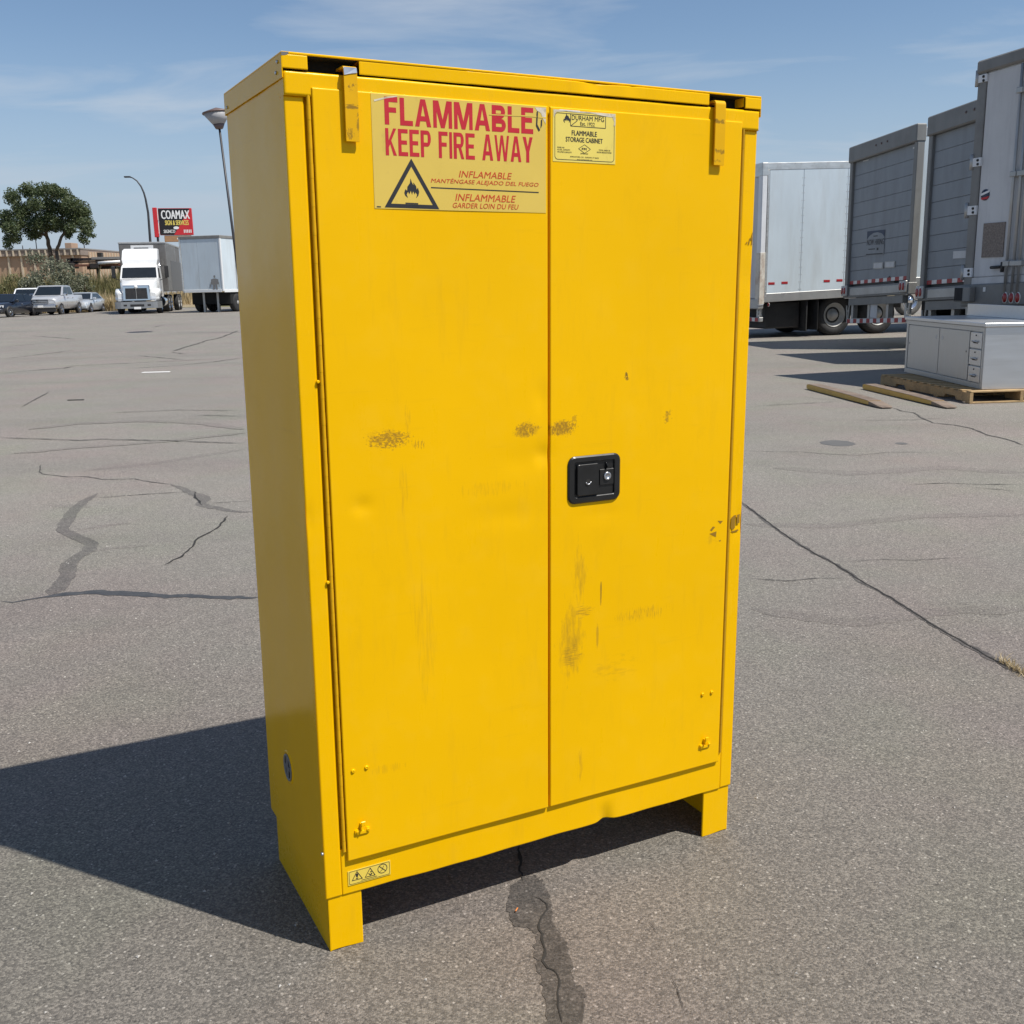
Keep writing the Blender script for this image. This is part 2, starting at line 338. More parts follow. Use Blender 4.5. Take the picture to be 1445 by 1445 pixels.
yellow('yellow_right_door', [
    (794, 604, .060, .028, .9, 150, (1.2, 1, 1), .40, .51, BR), (792, 604, .06, .03, .4, 45, (1, 1, 1), .36, .5, BR), (815, 590, .03, .02, .5, 100, (1, 1, 1), .48, .58, BR),
    (884, 531, .010, .014, .95, 120, (1, 1, 1), .40, .48, DK), (943, 589, .022, .032, .75, 110, (1, 1, .8), .46, .54, BR),
    (806, 905, .048, .13, .50, 26, (4, 1, 1.1), .33, .68, DK), (806, 925, .05, .05, .5, 60, (.6, 1, 7), .44, .62, DK), (818, 810, .026, .11, .45, 30, (5, 1, .8), .36, .66, DK), (822, 862, .05, .03, .6, 60, (.5, 1, 5), .46, .58, BR),
    (848, 838, .0024, .030, .8, 20, (1, 1, 1), .20, .35, DK), (843, 900, .004, .040, .5, 20, (1, 1, 1), .2, .4, BR),
    (905, 866, .14, .035, .5, 85, (5, 1, .5), .46, .60, BR), (870, 940, .12, .06, .2, 30, (1, 1, 3), .46, .6, BR), (818, 1080, .018, .07, .4, 30, (5, 1, .6), .4, .62, BR), (1005, 760, .03, .03, .25, 60, (1, 1, 1), .46, .6, BR)])
# faded label stock
def labelmat(name, base):
    m, t, b = newmat(name); co = objco(t)
    c = mixc(t, mrange(t, noise(t, co, 9, 5, .6), .3, .7), [x * .94 for x in base], base)
    c = mixc(t, mrange(t, noise(t, co, 26, 7, .7, (1, 1, .4)), .60, .76, 0, .5), c, (.40, .27, .07))
    t.links.new(c, b.inputs['Base Color']); b.inputs['Roughness'].default_value = .38
labelmat('label_cream', (.70, .50, .088)); labelmat('label_yellow', (.80, .64, .13)); labelmat('label_small', (.80, .60, .09))
mat('label_torn', (.62, .55, .42), .7, 0, .25, 60, dirt=(.20, .13, .06), dirtamt=.9, dscale=55)

# asphalt
def asphalt(name='asphalt', mul=None, bs=.55):
    m, t, b = newmat(name); co = objco(t)
    def vor(scale, feat='F1'):
        v = t.nodes.new('ShaderNodeTexVoronoi'); v.feature = feat; v.inputs['Scale'].default_value = scale; t.links.new(co, v.inputs['Vector']); return v
    v1 = vor(225); v2 = vor(105)
    sp = t.nodes.new('ShaderNodeSeparateColor'); t.links.new(v1.outputs['Color'], sp.inputs[0])
    sp2 = t.nodes.new('ShaderNodeSeparateColor'); t.links.new(v2.outputs['Color'], sp2.inputs[0])
    big = noise(t, co, .35, 5, .6); mid = noise(t, co, 2.6, 6, .62); strk = noise(t, co, .5, 5, .6, (.25, 1.6, 1))
    g = tm(t, 'POWER', sp.outputs[0], 1.7)
    c = mixc(t, g, (.130, .120, .105), (.318, .294, .256))
    c = mixc(t, tm(t, 'MULTIPLY', tm(t, 'GREATER_THAN', sp2.outputs[0], .945), mrange(t, v2.outputs['Distance'], .25, .42, 1, 0)), c, (.46, .435, .39))          # pale stones
    c = mixc(t, tm(t, 'MULTIPLY', tm(t, 'LESS_THAN', sp2.outputs[1], .12), mrange(t, v2.outputs['Distance'], .2, .45, .75, 0)), c, (.065, .06, .054))     # dark stones
    pit = mrange(t, noise(t, co, 120, 3, .6), .32, .44, .6, 0); c = mixc(t, pit, c, (.065, .060, .053))
    c = mixc(t, mrange(t, big, .3, .7), c, mixc(t, 1.0, c, (1.16, 1.15, 1.13), 'MULTIPLY'))
    c = mixc(t, mrange(t, mid, .35, .75, 0, .30), c, mixc(t, 1.0, c, (.78, .765, .76), 'MULTIPLY'))
    c = mixc(t, mrange(t, strk, .52, .72, 0, .42), c, mixc(t, 1.0, c, (.70, .69, .69), 'MULTIPLY'))      # tyre wear and seep stains
    st = noise(t, co, .9, 4, .55); c = mixc(t, mrange(t, st, .55, .75, 0, .35), c, mixc(t, 1.0, c, (1.12, 1.08, 1.0), 'MULTIPLY'))
    if mul: c = mixc(t, mrange(t, noise(t, co, 22, 5, .7), .35, .72, 1.0, .55), c, mixc(t, 1.0, c, mul, 'MULTIPLY'))
    hue = noise(t, co, .8, 3, .5); c = mixc(t, mrange(t, hue, .46, .62, 0, .8), c, mixc(t, 1.0, c, (1.03, .955, .985), 'MULTIPLY')); hue2 = noise(t, co, 1.1, 3, .5, (1, 1, 1.7)); c = mixc(t, mrange(t, hue2, .5, .64, 0, .8), c, mixc(t, 1.0, c, (.955, 1.0, .94), 'MULTIPLY'))
    sx = t.nodes.new('ShaderNodeSeparateXYZ'); t.links.new(co, sx.inputs[0])                    # distance shading put into the colour: darker near the camera, paler further out
    near_shade = mrange(t, tm(t, 'ADD', sx.outputs[1], tm(t, 'MULTIPLY', tm(t, 'SUBTRACT', mid, .5), 5.0)), .8, 7.2, 1, 0, True)
    c = mixc(t, near_shade, c, mixc(t, 1.0, c, (.66, .645, .64), 'MULTIPLY'))
    t.links.new(c, b.inputs['Base Color']); b.inputs['Roughness'].default_value = .72; b.inputs['Specular IOR Level'].default_value = .55
    h = tm(t, 'ADD', tm(t, 'MULTIPLY', v1.outputs['Distance'], -.6), tm(t, 'MULTIPLY', sp.outputs[1], .5))
    h = tm(t, 'SUBTRACT', h, tm(t, 'MULTIPLY', pit, .8))
    bump(t, b, h, bs, .004)
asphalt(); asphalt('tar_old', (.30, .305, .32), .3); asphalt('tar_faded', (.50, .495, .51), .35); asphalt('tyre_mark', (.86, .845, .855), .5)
def verge():
    m, t, b = newmat('dry_ground'); co = objco(t)
    c = mixc(t, mrange(t, noise(t, co, .8, 6, .65), .35, .65), (.20, .155, .09), (.36, .29, .19))
    c = mixc(t, mrange(t, noise(t, co, .15, 3), .45, .65), c, (.16, .15, .07))
    t.links.new(c, b.inputs['Base Color']); b.inputs['Roughness'].default_value = .95; bump(t, b, noise(t, co, 20, 5), .5, .05)
verge()

# ------------------------------------------------------------------ lettering (built-in font turned into flat mesh)
TXT = {}
def want(*items):
    obs = []
    for key in items:
        s, bold, shear = key
        cu = bpy.data.curves.new('t', 'FONT'); cu.body = s; cu.size = 1; cu.offset = 0; cu.shear = shear; cu.resolution_u = 3; cu.fill_mode = 'FRONT'; cu.space_character = 1.0 + bold * 3.0
        o = bpy.data.objects.new('t', cu); COL.objects.link(o); obs.append((key, o))
    bpy.context.view_layer.update(); dg = bpy.context.evaluated_depsgraph_get()
    for key, o in obs:
        me = o.evaluated_get(dg).to_mesh()
        V = [tuple(v.co) for v in me.vertices]; F = [tuple(p.vertices) for p in me.polygons]
        xs = [v[0] for v in V]; ys = [v[1] for v in V]
        x0, x1, y0, y1 = min(xs), max(xs), min(ys), max(ys)
        TXT[key] = ([((v[0] - x0) / (x1 - x0), (v[1] - y0) / (y1 - y0)) for v in V], F)
    for key, o in obs:
        cu = o.data; bpy.data.objects.remove(o); bpy.data.curves.remove(cu)
TB = {k: (k, .012, 0) for k in ('FLAMMABLE', 'COAMAX', 'NOW HIRING')}
ALLT = list(TB.values()) + [('INFLAMABLE', .004, .22), ('MANTÉNGASE ALEJADO DEL FUEGO', .004, .22), ('INFLAMMABLE', .004, .22), ('GARDER LOIN DU FEU', .004, .22),
    ('DURHAM MFG', .002, 0), ('Est. 1922', .002, 0), ('STORAGE CABINET', .012, 0), ('MODEL NO', .005, 0), ('45 GAL. CAPACITY', .005, 0), ('170 LITER CAPACITY', .005, 0), ('TOTAL SHELF IN', .003, 0), ('DOOR REGULATIONS', .003, 0),
    ('FM', .03, 0), ('APPROVED', .005, 0), ('DURHAM MFG. CO. - DURHAM, CT 06422', .004, 0), ('www.durhammfg.com', .004, 0), ('!', .04, 0), ('SIGN & SERVICES', .012, 0), ('SIGNCO', .012, .1)]
want(*ALLT)
def put_text(mb, key, org, right, up, w, h):
    V, F = TXT[key]; org = Vector(org); right = Vector(right); up = Vector(up); nv = right.cross(up).normalized(); d = key[1] * h * 2.6
    k = 3 if d > 0 else 1
    for c in range(k):                                    # heavier weights: copies side by side, each a hair in front of the last
        e = (c - (k - 1) / 2) * d; mb.add([org + right * (x * w + e) + up * (y * h) + nv * (c * .00006) for x, y in V], F)

# ================================================================== the ground
def axis(lo, hi, dense0, dense1, step, grow):
    a = []; x = dense0
    while x < dense1: a.append(x); x += step
    s = step
    while x < hi: a.append(x); s *= grow; x += s
    a.append(hi); s = step; x = dense0 - step; b = []
    while x > lo: b.append(x); s *= grow; x -= s
    b.append(lo); return b[::-1] + a
gx = axis(-900, 900, -7, 7, .35, 1.18); gy = axis(-60, 1500, -3, 10, .35, 1.12)
mb = MB(); nx = len(gx)
mb.add([(x, y, gz(x, y)) for y in gy for x in gx], [(j * nx + i, j * nx + i + 1, (j + 1) * nx + i + 1, (j + 1) * nx + i) for j in range(len(gy) - 1) for i in range(nx - 1)], True)
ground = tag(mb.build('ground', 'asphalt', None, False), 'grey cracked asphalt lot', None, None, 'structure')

RIB = [0]
def ribbon(name, pts, hw, matn, off=None, jit=.35, step=.03, px=True, parent=ground, wob=.25):
    P = [ong(*p) if px else Vector(p) for p in pts]; near = min(p.y for p in P) < 9
    off = (.0028 if near else .007) if name == 'crack' else (.0008 if near else .003) if name == 'tyre_mark' else (.0014 if near else .004)
    RIB[0] += 1; off += RIB[0] % 50 * .00002
    hws = hw if isinstance(hw, (list, tuple)) else [hw] * len(P)
    Q = []
    for i in range(len(P) - 1):
        n = max(1, int((P[i + 1] - P[i]).length / max(step, .006 * P[i].y)))
        for k in range(n): t = k / n; Q.append((P[i].lerp(P[i + 1], t), hws[i] * (1 - t) + hws[i + 1] * t))
    Q.append((P[-1], hws[-1]))
    V = []; wa = random.random() * 9; j = 0
    for i, (p, h) in enumerate(Q):
        t = Q[min(i + 1, len(Q) - 1)][0] - Q[max(i - 1, 0)][0]; t.z = 0; t.normalize(); nrm = Vector((-t.y, t.x, 0))
        j = j * .6 + random.uniform(-1, 1) * h * wob * 2
        e = .12 + .88 * min(1, i / 3, (len(Q) - 1 - i) / 3)
        for sgn in (-1, 1):
            q = p + nrm * (j + sgn * h * e * (1 + random.uniform(-jit, jit))); V.append((q.x, q.y, gz(q.x, q.y) + off))
    m_ = MB(); m_.add(V, [(2 * i, 2 * i + 1, 2 * i + 3, 2 * i + 2) for i in range(len(Q) - 1)])
    return m_.build(name, matn, parent, False)
# repaired seams: tar poured over cracks
ribbon('tar_seam', [(139, 696), (118, 708), (103, 722), (92, 738), (89, 748), (104, 756), (122, 763), (131, 769), (126, 777), (107, 787), (97, 797), (95, 812), (84, 826), (70, 841)], [.02, .036, .04, .042, .036, .04, .038, .042, .04, .038, .042, .04, .042, .042], 'tar_faded', None, .12, wob=.06)
ribbon('tar_seam', [(0, 849), (18, 850), (60, 843), (92, 838), (150, 836), (175, 837), (220, 841), (290, 843), (365, 843)], [.006, .008, .010, .03, .035, .035, .028, .024, .024], 'tar', None, .2)
ribbon('tar_seam', [(240, 683), (262, 690), (283, 699), (286, 713), (330, 721), (357, 722)], [.010, .028, .042, .038, .028, .04], 'tar_faded', None, .2)
ribbon('tar_seam', [(1047, 709), (1070, 727), (1110, 757), (1145, 779), (1180, 797), (1217, 822), (1260, 845), (1320, 885), (1360, 907), (1400, 930), (1446, 953)], [.010, .012, .012, .013, .012, .012, .010, .010, .016, .022, .018], 'tar_old', None, .4)
blob = [(722, 1252), (716, 1275), (717, 1293), (724, 1305), (744, 1310), (757, 1318), (752, 1345), (760, 1372), (765, 1400), (770, 1425), (772, 1460), (820, 1460), (822, 1425), (828, 1406), (820, 1393), (808, 1388), (806, 1350), (800, 1330), (790, 1315), (779, 1300), (780, 1280), (776, 1262), (765, 1243), (752, 1235), (738, 1238)]
m_ = MB(); vs = []
for i in range(len(blob)):
    a = ong(*blob[i]); b = ong(*blob[(i + 1) % len(blob)])
    for k in range(5):
        q = a.lerp(b, k / 5); q.x += random.uniform(-.005, .005); q.y += random.uniform(-.005, .005); vs.append((q.x, q.y, gz(q.x, q.y) + .0014))
m_.add(vs, [tuple(range(len(vs)))]); m_.build('tar_patch', 'tar_old', ground, False)
for pts, h in [([(40, 606), (110, 598), (200, 594), (280, 597), (345, 606)], .08), ([(20, 640), (110, 632), (220, 624), (345, 611)], .07), ([(120, 664), (210, 655), (345, 634)], .06), ([(112, 748), (150, 741), (185, 738)], .035), ([(115, 781), (160, 773), (215, 770)], .03), ([(60, 712), (100, 714), (130, 716)], .05), ([(1090, 660), (1200, 668), (1330, 660), (1446, 668)], .08), ([(1050, 740), (1170, 742), (1300, 728), (1446, 726)], .05), ([(1060, 860), (1200, 880), (1340, 862), (1446, 860)], .05)]:
    ribbon('tyre_mark', pts, h, 'tyre_mark', None, .25, wob=.05)
# open cracks
for pts, h in [
    ([(731, 1195), (735, 1210), (733, 1225), (740, 1243)], .004), ([(752, 1265), (762, 1270), (771, 1277), (773, 1284), (764, 1295), (762, 1308), (766, 1325), (771, 1340), (766, 1357), (775, 1366), (787, 1376), (790, 1390), (786, 1402), (788, 1420), (793, 1446)], .0024),
    ([(903, 1288), (915, 1302), (931, 1322)], .0007), ([(941, 1372), (955, 1395), (963, 1420), (967, 1446)], .0006),
    ([(1047, 709), (1070, 727), (1110, 757), (1145, 779), (1180, 797), (1217, 822), (1260, 845), (1320, 885), (1360, 907), (1400, 930), (1446, 953)], .0034),
    ([(56, 656), (55, 665), (60, 669), (95, 673), (125, 673), (145, 677), (190, 676), (215, 681), (245, 684)], .006), ([(274, 694), (278, 704), (286, 713)], .008), ([(322, 728), (310, 742), (296, 752), (277, 762), (272, 772), (256, 786), (230, 798)], .006),
    ([(135, 703), (190, 699), (266, 694)], .005), ([(290, 711), (355, 707)], .004), ([(0, 618), (70, 620), (112, 622), (140, 620), (180, 621), (250, 623), (345, 626)], .011),
    ([(0, 527), (60, 522), (90, 520), (107, 517)], .022), ([(0, 507), (60, 500), (107, 494)], .016), ([(40, 474), (60, 475), (110, 479)], .02), ([(243, 496), (262, 490), (295, 480), (310, 477), (335, 467)], .03), ([(240, 497), (255, 499), (265, 500)], .022), ([(170, 521), (250, 516), (300, 511), (345, 505)], .018), ([(195, 502), (215, 504), (260, 508)], .016), ([(0, 490), (60, 485)], .02), ([(215, 462), (232, 459)], .03), ([(30, 575), (70, 553)], .007), ([(150, 583), (250, 579), (340, 580)], .010), ([(270, 586), (345, 588)], .010), ([(90, 517), (200, 512), (300, 507)], .02),
    ([(1258, 575), (1272, 580), (1290, 583), (1300, 590), (1316, 597), (1345, 600), (1372, 605), (1395, 614), (1420, 620), (1446, 629)], .009), ([(1055, 637), (1100, 638), (1130, 638), (1165, 641), (1210, 643), (1250, 639), (1285, 638), (1325, 640)], .004), ([(1283, 684), (1340, 682), (1380, 684), (1446, 684)], .004), ([(1370, 688), (1446, 694)], .003),
    ([(1195, 793), (1240, 790), (1290, 791), (1360, 787)], .0022), ([(1055, 817), (1110, 820), (1150, 817), (1195, 816)], .0028), ([(1205, 594), (1290, 593), (1340, 590)], .006), ([(1066, 574), (1090, 572), (1130, 570), (1190, 567)], .007), ([(1090, 571), (1105, 569), (1090, 568)], .005), ([(1135, 560), (1150, 563), (1190, 566)], .005)]:
    ribbon('crack', pts, h, 'crack_black' if ong(*pts[0]).y < 7.5 else 'crack_far', None, .65, step=.014 if h < .006 else .03, wob=.6 if h < .006 else .4)
def spot(name, px, py, a, b, matn, off=.0016, n=26):
    c = ong(px, py); v = []
    for i in range(n):
        t = 2 * math.pi * i / n; k = 1 + random.uniform(-.06, .06); x = c.x + a * k * math.cos(t); y = c.y + b * k * math.sin(t); v.append((x, y, gz(x, y) + off))
    return MB().add(v, [tuple(range(n))]).build(name, matn, ground, False)
spot('oil_stain', 1182, 625.5, .145, .17, 'oil_spot'); spot('oil_stain', 1272, 626, .05, .06, 'oil_spot')
c = ong(220, 525.5); o = MB().box(-.24, -.05, 0, .24, .06, .008, .002).build('paper_scrap', 'paper'); o.location = (c.x, c.y, gz(c.x, c.y) + .001); o.rotation_euler.z = .06; tag(o, 'flat white paper scrap lying far out on the asphalt', 'litter')
c = ong(107, 565); o = MB().box(-.11, -.014, 0, .11, .014, .012, .003).build('rubber_strip', 'rubber'); o.location = (c.x, c.y, gz(c.x, c.y)); tag(o, 'short black rubber strip lying on the asphalt', 'litter')
c = ong(729, 1287); o = MB().lathe([(.0016, -.007), (.0018, 0), (.0016, .007)], (0, 0, 0), 'x', 6).build('cigarette_end', 'orange_bit'); o.location = (c.x, c.y, gz(c.x, c.y) + .0065); o.rotation_euler.z = 1.2; tag(o, 'tiny orange cigarette end on the dark tar patch', 'litter')
# loose grit on the nearer asphalt
mb = MB()
for i in range(900):
    y = random.uniform(1.25, 7.5); x = random.uniform(-.62, .62) * y; r = random.choice((.002, .002, .003, .003, .004, .0055)) * random.uniform(.8, 1.2)
    if -1.3 < x < 1 and 1.9 < y < 3.1 and abs(x) < .5: continue
    z = gz(x, y) + r * .25; a = random.random() * 3
    V = [(x + r * math.cos(a + k * 2.09) * random.uniform(.7, 1.2), y + r * math.sin(a + k * 2.09) * random.uniform(.7, 1.2), z) for k in range(3)] + [(x, y, z + r * .7), (x, y, z - r)]
    mb.add(V, [(0, 1, 3), (1, 2, 3), (2, 0, 3), (0, 1, 4), (1, 2, 4), (2, 0, 4)])
tag(mb.build('loose_grit', 'concrete'), 'fine pale grit strewn over the asphalt', 'grit', None, 'stuff')
# dry weeds in the long crack
LEAN = .7
def blades(mb, n, fn, w):
    for i in range(n):
        x, y, z, h = fn(); a = random.random() * 6.283; ww = w * random.uniform(.6, 1.3); dx, dy = math.cos(a) * ww, math.sin(a) * ww
        lx, ly = random.gauss(0, LEAN) * h, random.gauss(0, LEAN) * h
        mb.add([(x - dx, y - dy, z), (x + dx, y + dy, z), (x + dx * .8 + lx * .45, y + dy * .8 + ly * .45, z + h * .6), (x - dx * .8 + lx * .45, y - dy * .8 + ly * .45, z + h * .6), (x + lx, y + ly, z + h)], [(0, 1, 2, 3), (3, 2, 4)])
for (pa, pb, n, hh, lab) in [((1415, 934), (1450, 956), 230, .024, 'tuft of dry straw weeds sprouting from the long crack')]:
    A = ong(*pa); B = ong(*pb); mb = MB()
    def fn():
        q = A.lerp(B, random.random()); x = q.x + random.gauss(0, .012); y = q.y + random.gauss(0, .02); return x, y, gz(x, y), hh * random.uniform(.4, 1.3)
    blades(mb, n, fn, .0014); tag(mb.build('dry_weed', 'straw', None, False), lab, 'weeds')

# ================================================================== yellow storage cabinet
WD, DP = 1.092, .455
cab = thing('storage_cabinet', 'tall yellow steel two-door storage cabinet with scuffed doors on short legs', 'cabinet')
cm = Matrix(((0.887869, -0.459933, 0.012217, -0.420577), (0.459968, 0.887936, 0.0, 1.967058), (-0.010848, 0.005619, 0.999925, 0.004687), (0, 0, 0, 1)))
cab.matrix_world = cm
Y = 'yellow_enamel'
def pgrid(x0, x1, z0, z1, yf, yb, nx, nz, disp=None, e=.0016):
    q = e * 1.9; xs = [x0, x0 + e, x0 + q] + [x0 + q + (x1 - x0 - 2 * q) * i / nx for i in range(1, nx)] + [x1 - q, x1 - e, x1]
    zs = [z0, z0 + e, z0 + q] + [z0 + q + (z1 - z0 - 2 * q) * i / nz for i in range(1, nz)] + [z1 - q, z1 - e, z1]
    a, b = len(xs), len(zs); V = []
    for j, z in enumerate(zs):
        for i, x in enumerate(xs):
            ed = i in (0, a - 1) or j in (0, b - 1); dy, dz = disp(x, z) if disp else (0, 0)
            V.append((x, yf + (e * .8 if ed else 0) + dy, z + dz))
    m = MB(); m.add(V, [(j * a + i, j * a + i + 1, (j + 1) * a + i + 1, (j + 1) * a + i) for j in range(b - 1) for i in range(a - 1)], True)
    ring = [i for i in range(a)] + [j * a + a - 1 for j in range(1, b)] + [(b - 1) * a + i for i in range(a - 2, -1, -1)] + [j * a for j in range(b - 2, 0, -1)]
    n = len(ring); base = len(m.v); m.v += [(V[k][0], yb, V[k][2]) for k in ring]
    for i in range(n): m.f.append((ring[i], ring[(i + 1) % n], base + (i + 1) % n, base + i)); m.sm.append(False); m.mi.append(0)
    m.f.append(tuple(base + i for i in range(n))); m.sm.append(False); m.mi.append(0)
    return m
# body shell
m = MB()
m.box(.002, .0045, .128, .037, DP, 1.7795, .0022); m.box(WD - .037, .0045, .128, WD - .002, DP, 1.7795, .0022)
m.box(.036, DP - .03, .129, WD - .036, DP - .001, 1.779, 0); m.box(.036, .03, .1285, WD - .036, DP - .029, .165, 0); m.box(.036, .035, 1.73, WD - .036, DP - .029, 1.765, 0)
m.box(.0372, .013, .20, .060, .05, 1.76, 0); m.box(WD - .060, .013, .20, WD - .0372, .05, 1.76, 0)
m.build('body', 'yellow_enamel', cab)
# outer side skins, gently bowed sheet
for s in (0, 1):
    m = MB(); ys = [.0035 + (DP - .004) * i / 10 for i in range(11)]; zs = [.128 + 1.652 * i / 36 for i in range(37)]
    V = []
    for z in zs:
        for y in ys:
            w = math.sin((y - .0035) / (DP - .004) * math.pi) * .0012 * math.sin(z * 5.1 + 1) + .0006 * math.sin(y * 31 + z * 3)
            V.append(((.0006 - w * .6) if s == 0 else (WD - .0006 + w * .6), y, z))
    k = len(ys); m.add(V, [(j * k + i, j * k + i + 1, (j + 1) * k + i + 1, (j + 1) * k + i) for j in range(len(zs) - 1) for i in range(k - 1)], True)
    m.build('side_panel', 'yellow_enamel_side', cab, False)
# front corner strips folded round from the sides
for x0, x1 in ((.0002, .0368), (WD - .0368, WD - .0002)):
    def dsp(x, z, x0=x0):
        d = 0
        if x0 < .1: d += .0025 * math.exp(-((z - fr(440, 735)[1]) / .02) ** 2) * (1 if x < .012 else .3)
        else: d += .003 * math.exp(-((z - .834) / .02) ** 2) * (1 if x > WD - .02 else .25) + .0015 * math.exp(-((z - 1.42) / .03) ** 2)
        return d, 0
    pgrid(x0, x1, .1282, 1.7445, .0022, .02, 5, 70, dsp, .0022).build('corner_strip', Y, cab)
# top rail behind the doors, lower rail with dented lip
pgrid(0, WD, 1.7445, 1.7865, -.0035, .03, 40, 6, lambda x, z: (.0008 * math.sin(x * 9) * math.sin(x * 23), 0), .003).build('top_rail', Y, cab)
def lip(x, z):
    k = max(0, 1 - (z - .128) / .05); d = .008 * math.exp(-((x - fr(856, 1150)[0]) / .016) ** 2) * k; dz = .0042 * math.exp(-((x - fr(858, 1150)[0]) / .020) ** 2) * k
    dz += .0008 * k * math.sin(x * 12.0 + .5) + .0005 * k * math.sin(x * 47)
    return d + .0006 * math.sin(x * 16), dz
pgrid(.0372, WD - .0372, .1275, .236, .0018, .028, 110, 10, lip).build('lower_rail', Y, cab)
# the two doors, sheet slightly dented
DENT = [(766, 642, .018, .020, .0034), (735, 650, .05, .03, .0012), (511, 715, .020, .016, .0022), (715, 728, .07, .025, .0012), (764, 560, .015, .03, .0018), (850, 725, .05, .02, .0010), (640, 430, .14, .2, .0012), (900, 420, .12, .25, .0010), (560, 950, .12, .2, -.0012), (930, 900, .12, .16, .0012), (750, 1000, .05, .1, .0010)]
DEN = [fr(a, b) + (c, d, e) for a, b, c, d, e in DENT]
def ddoor(x, z):
    d = 0
    for cx, cz, sx, sz, am in DEN: d += am * math.exp(-((x - cx) / sx) ** 2 - ((z - cz) / sz) ** 2)
    return d, 0
for x0, x1, mt in ((.0505, .5405, 'yellow_left_door'), (.5462, 1.0415, 'yellow_right_door')):
    dr = pgrid(x0, x1, .2095, 1.7605, -.006, .0125, 70, 190, ddoor).build('door', mt, cab)
    if x0 < .1: dl = dr
    else: drr = dr
dl['label'] = 'left door carrying the large warning label'; drr['label'] = 'right door carrying the black paddle latch'
MB().box(.533, .0132, .21, .554, .018, 1.76).build('door_stop', Y, cab)
# chipped paint flakes near the right edge
for pts, mt in [([(1001, 753.5), (1011, 750), (1010, 758)], 'paint_scar'), ([(1002, 748), (1006, 743), (1009, 744), (1004, 750)], 'paint_scar'), ([(1012.5, 735), (1020, 735.2), (1016.5, 739.5)], 'paint_scar'), ([(1014, 763), (1017.5, 762), (1016, 764.5)], 'paint_scar')]:
    m = MB(); m.add([(fr(*q)[0], -.0064, fr(*q)[1]) for q in pts], [tuple(range(len(pts)))]); m.build('paint_chip', mt, cab, False)
for pts, yy_ in [([(1032, 731), (1036, 727.5), (1039, 727), (1037.5, 733), (1037, 745), (1033, 748.5), (1031, 744)], .0012), ([(1040, 727), (1044, 725.5), (1043.5, 738), (1039.5, 739.5)], .0012), ([(1031, 750), (1036, 749), (1041.5, 747), (1042, 749), (1034, 752)], .0012), ([(1059, 338), (1063, 327), (1064, 329), (1061, 340)], .0010), ([(1055.5, 345), (1058, 336), (1059, 337), (1057, 346)], .0010), ([(1060, 345), (1064, 333), (1064.5, 336), (1061, 347)], .0010), ([(1052, 344), (1054, 341), (1055, 342), (1053.5, 345)], .0010)]:
    m = MB(); m.add([(min(fr(*q, yy_)[0], WD - .0028), yy_, fr(*q, yy_)[1]) for q in pts], [tuple(range(len(pts)))]); m.build('paint_chip', 'paint_scar', cab, False)
# piano hinges
for x, hm in ((.0448, 'hinge_worn'), (1.0492, 'hinge_rust')):
    m = MB(); z = .232; k = 0
    while z < 1.737: m.lathe([(.0041 - .0003 * (k % 2), 0), (.0041 - .0003 * (k % 2), .0252)], (x, .0005, z), 'z', 14, cap=False); z += .0254; k += 1
    m.build('hinge', hm, cab)
# bolts poking from the corner strip beside the hinge
MB().lathe([(.0036, .001), (.0036, -.003), (.002, -.004)], (0, .006, .236), 'x', 10).build('bolt', 'bare_steel', cab)
for q in ((450, 539), (464, 822)):
    x, z = fr(*q, 0); MB().lathe([(.0036, 0), (.0036, -.004), (.0022, -.005)], (x - .002, .002, z), 'y', 8).build('bolt', Y, cab)
# lid
lid = MB(); lid.box(-.0026, -.0046, 1.8135, WD + .0026, DP + .003, 1.8178, .0012); lid.box(-.0026, DP + .001, 1.772, WD + .0026, DP + .0028, 1.8134)
lid = lid.build('lid', Y, cab)
for x in (-.0027, WD + .0007):
    MB().box(x, -.0046, 1.7735, x + .002, DP + .0008, 1.8139, .0006).build('lid_side', 'yellow_enamel_side', lid)
def lfd(x, z):
    k = max(0, (z - 1.79) / .024); return .0035 * math.exp(-((x - fr(838, 112)[0]) / .02) ** 2) * k + .002 * math.exp(-((x - fr(893, 122)[0]) / .012) ** 2) * k + .0012 * math.sin(x * 7), -.0022 * math.exp(-((x - fr(850, 112)[0]) / .04) ** 2) * k
for x0, x1 in ((-.0022, .0455), (.1435, .9485), (1.0485, WD + .0022)):
    pgrid(x0, x1, 1.7895, 1.8132, -.0048, -.0032, 60 if x1 - x0 > .5 else 6, 5, lfd if x1 - x0 > .5 else None, .0012).build('lid_lip', Y, lid)
for xa, xb in ((.044, .0465), (1.046, 1.0485)): MB().box(xa, .0, 1.7935, xb, .05, 1.813).build('slot_bracket', Y, lid)
for x0, x1 in ((.047, .142), (.951, 1.045)):                # black plates added to paint the slot cavities as deep shade
    MB().box(x0, .028, 1.7655, x1, .030, 1.8128).build('slot_shade_back', 'shade_black', lid); MB().box(x0, -.002, 1.8118, x1, .0275, 1.8130).build('slot_shade_top', 'shade_black', lid)
MB().add([(-.002, -.0050, 1.8168), (.012, -.0050, 1.8170), (.010, -.0050, 1.8128), (.004, -.0050, 1.8108), (-.002, -.0050, 1.8102)], [(0, 1, 2, 3, 4)]).build('bare_corner', 'dirty_grey', lid, False)
for y, z in ((.018, 1.803), (.03, 1.7865), (.43, 1.785)):
    MB().lathe([(.0032, 0), (.0032, -.0022), (.002, -.003)], (-.0027, y, z), 'x', 8).build('rivet', 'bare_steel', lid)
